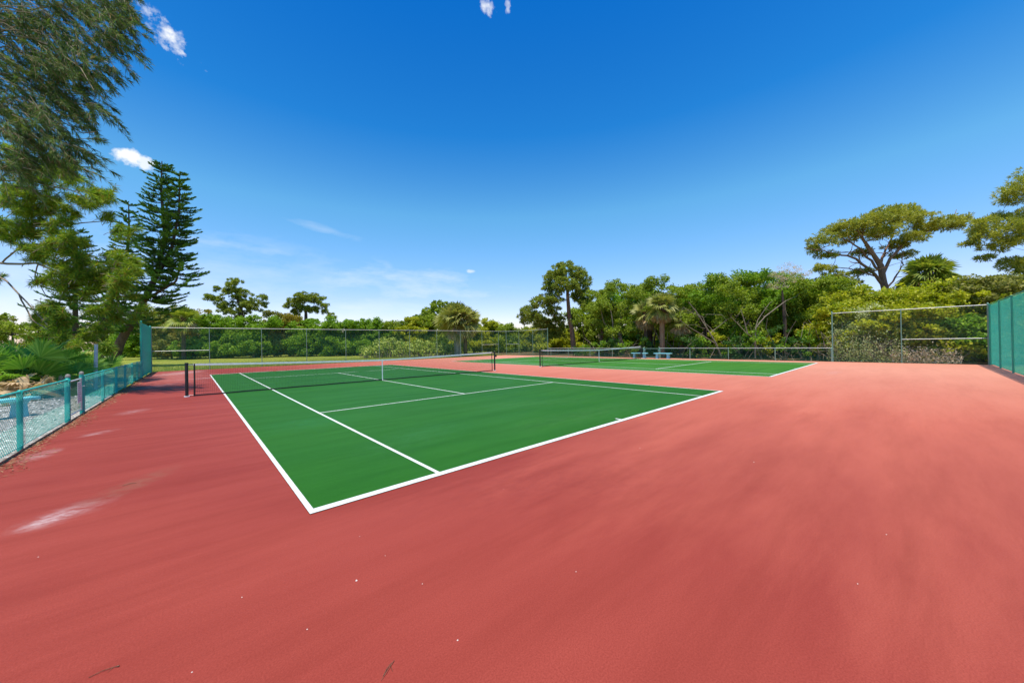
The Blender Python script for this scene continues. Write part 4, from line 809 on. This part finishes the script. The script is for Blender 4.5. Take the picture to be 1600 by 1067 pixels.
def cloud(u,v,wu,hv,rot,soft,thr,nz,amt):
    d=unit(direction(u,v)); e1=unit(np.cross(d,(0,0,1))); e2=np.cross(e1,d); c,s=math.cos(rot),math.sin(rot); a1=e1*c+e2*s; a2=-e1*s+e2*c
    q=mth(nt,'MULTIPLY',dot(tc,a1),1/wu); p=mth(nt,'MULTIPLY',dot(tc,a2),1/hv); rr=mth(nt,'SQRT',mth(nt,'ADD',mth(nt,'MULTIPLY',q,q),mth(nt,'MULTIPLY',p,p)))
    front=mth(nt,'GREATER_THAN',dot(tc,d),0)
    base=mth(nt,'ADD',mth(nt,'MULTIPLY',mth(nt,'SUBTRACT',nz,.5),4.2),mth(nt,'SUBTRACT',1.,rr))
    return mth(nt,'MULTIPLY',mth(nt,'MULTIPLY',mapr(nt,base,thr,thr+soft,0,amt),front),mapr(nt,rr,.9,1.5,1,0))
cl=None
for a in [(270,66,.048,.021,rad(-38),.8,.25,nz1,.95),(286,82,.016,.012,rad(-40),.5,.2,nz1,.8),(208,247,.042,.016,rad(0),.7,.25,nz1,.95),(225,252,.018,.014,0,.5,.1,nz1,.8),(764,8,.022,.016,rad(-50),.8,.3,nz1,.8),(794,14,.009,.018,0,.8,.3,nz1,.7),
          (650,445,.22,.05,rad(-3),1.6,.05,nz2,.40),(560,480,.25,.03,rad(2),1.6,.0,nz2,.3),(500,357,.09,.010,rad(-10),1.8,.1,nz2,.22),(370,385,.12,.012,rad(-4),1.3,.1,nz2,.25),(735,424,.016,.005,0,.8,.1,nz1,.5),(300,420,.3,.08,0,2.,.0,nz2,.25),(40,470,.25,.12,0,1.6,-.2,nz2,.25)]:
    c=cloud(*a); cl=c if cl is None else mth(nt,'MAXIMUM',cl,c)
gm=nt.nodes.new('ShaderNodeGamma'); gm.inputs[1].default_value=1.32
SC=.27; lk.new(mix(nt,1.,hs.outputs[0],(.70*SC,.86*SC,.92*SC),'MULTIPLY'),gm.inputs[0])
back=nt.nodes.new('ShaderNodeVectorMath'); back.operation='SCALE'; lk.new(gm.outputs[0],back.inputs[0]); back.inputs['Scale'].default_value=1/SC
cr=nt.nodes.new('ShaderNodeValToRGB'); sz=nt.nodes.new('ShaderNodeSeparateXYZ'); lk.new(tc,sz.inputs[0]); lk.new(sz.outputs[2],cr.inputs[0])
el=cr.color_ramp.elements; el[0].position=0.; el[0].color=(.98,.58,.60,1); el[1].position=.70; el[1].color=(.04,.5,.66,1)
for p_,c_ in ((.12,(.98,.62,.62)),(.33,(.80,.86,.66)),(.50,(.17,.63,.68))):
    e_=el.new(p_); e_.color=(*c_,1)
grd_=mix(nt,1.,back.outputs[0],cr.outputs[0],'MULTIPLY'); up_=nt.nodes.new('ShaderNodeVectorMath'); up_.operation='SCALE'; up_.inputs['Scale'].default_value=1.18; lk.new(grd_,up_.inputs[0])
col=mix(nt,cl,up_.outputs[0],(3.9,4.0,4.1))
bg=nt.nodes.new('ShaderNodeBackground'); bg.inputs[1].default_value=.15; lk.new(col,bg.inputs[0]); wo=nt.nodes.new('ShaderNodeOutputWorld'); lk.new(bg.outputs[0],wo.inputs[0])

cd=bpy.data.cameras.new('camera'); cam=bpy.data.objects.new('camera',cd); COL.objects.link(cam); scene.camera=cam
cd.sensor_width=36; cd.lens=f_px/1600*36; cd.clip_end=3000; cd.clip_start=.05
from mathutils import Matrix
cam.matrix_world=Matrix(((R2[0],U2[0],-Fw[0],CAM[0]),(R2[1],U2[1],-Fw[1],CAM[1]),(R2[2],U2[2],-Fw[2],CAM[2]),(0,0,0,1)))
vs=scene.view_settings; vs.view_transform='Standard'; vs.look='None'; vs.gamma=1; vs.exposure=.85; vs.use_curve_mapping=False
scene.cycles.max_bounces=5; scene.cycles.diffuse_bounces=3; scene.cycles.transparent_max_bounces=8; scene.cycles.use_denoising=True
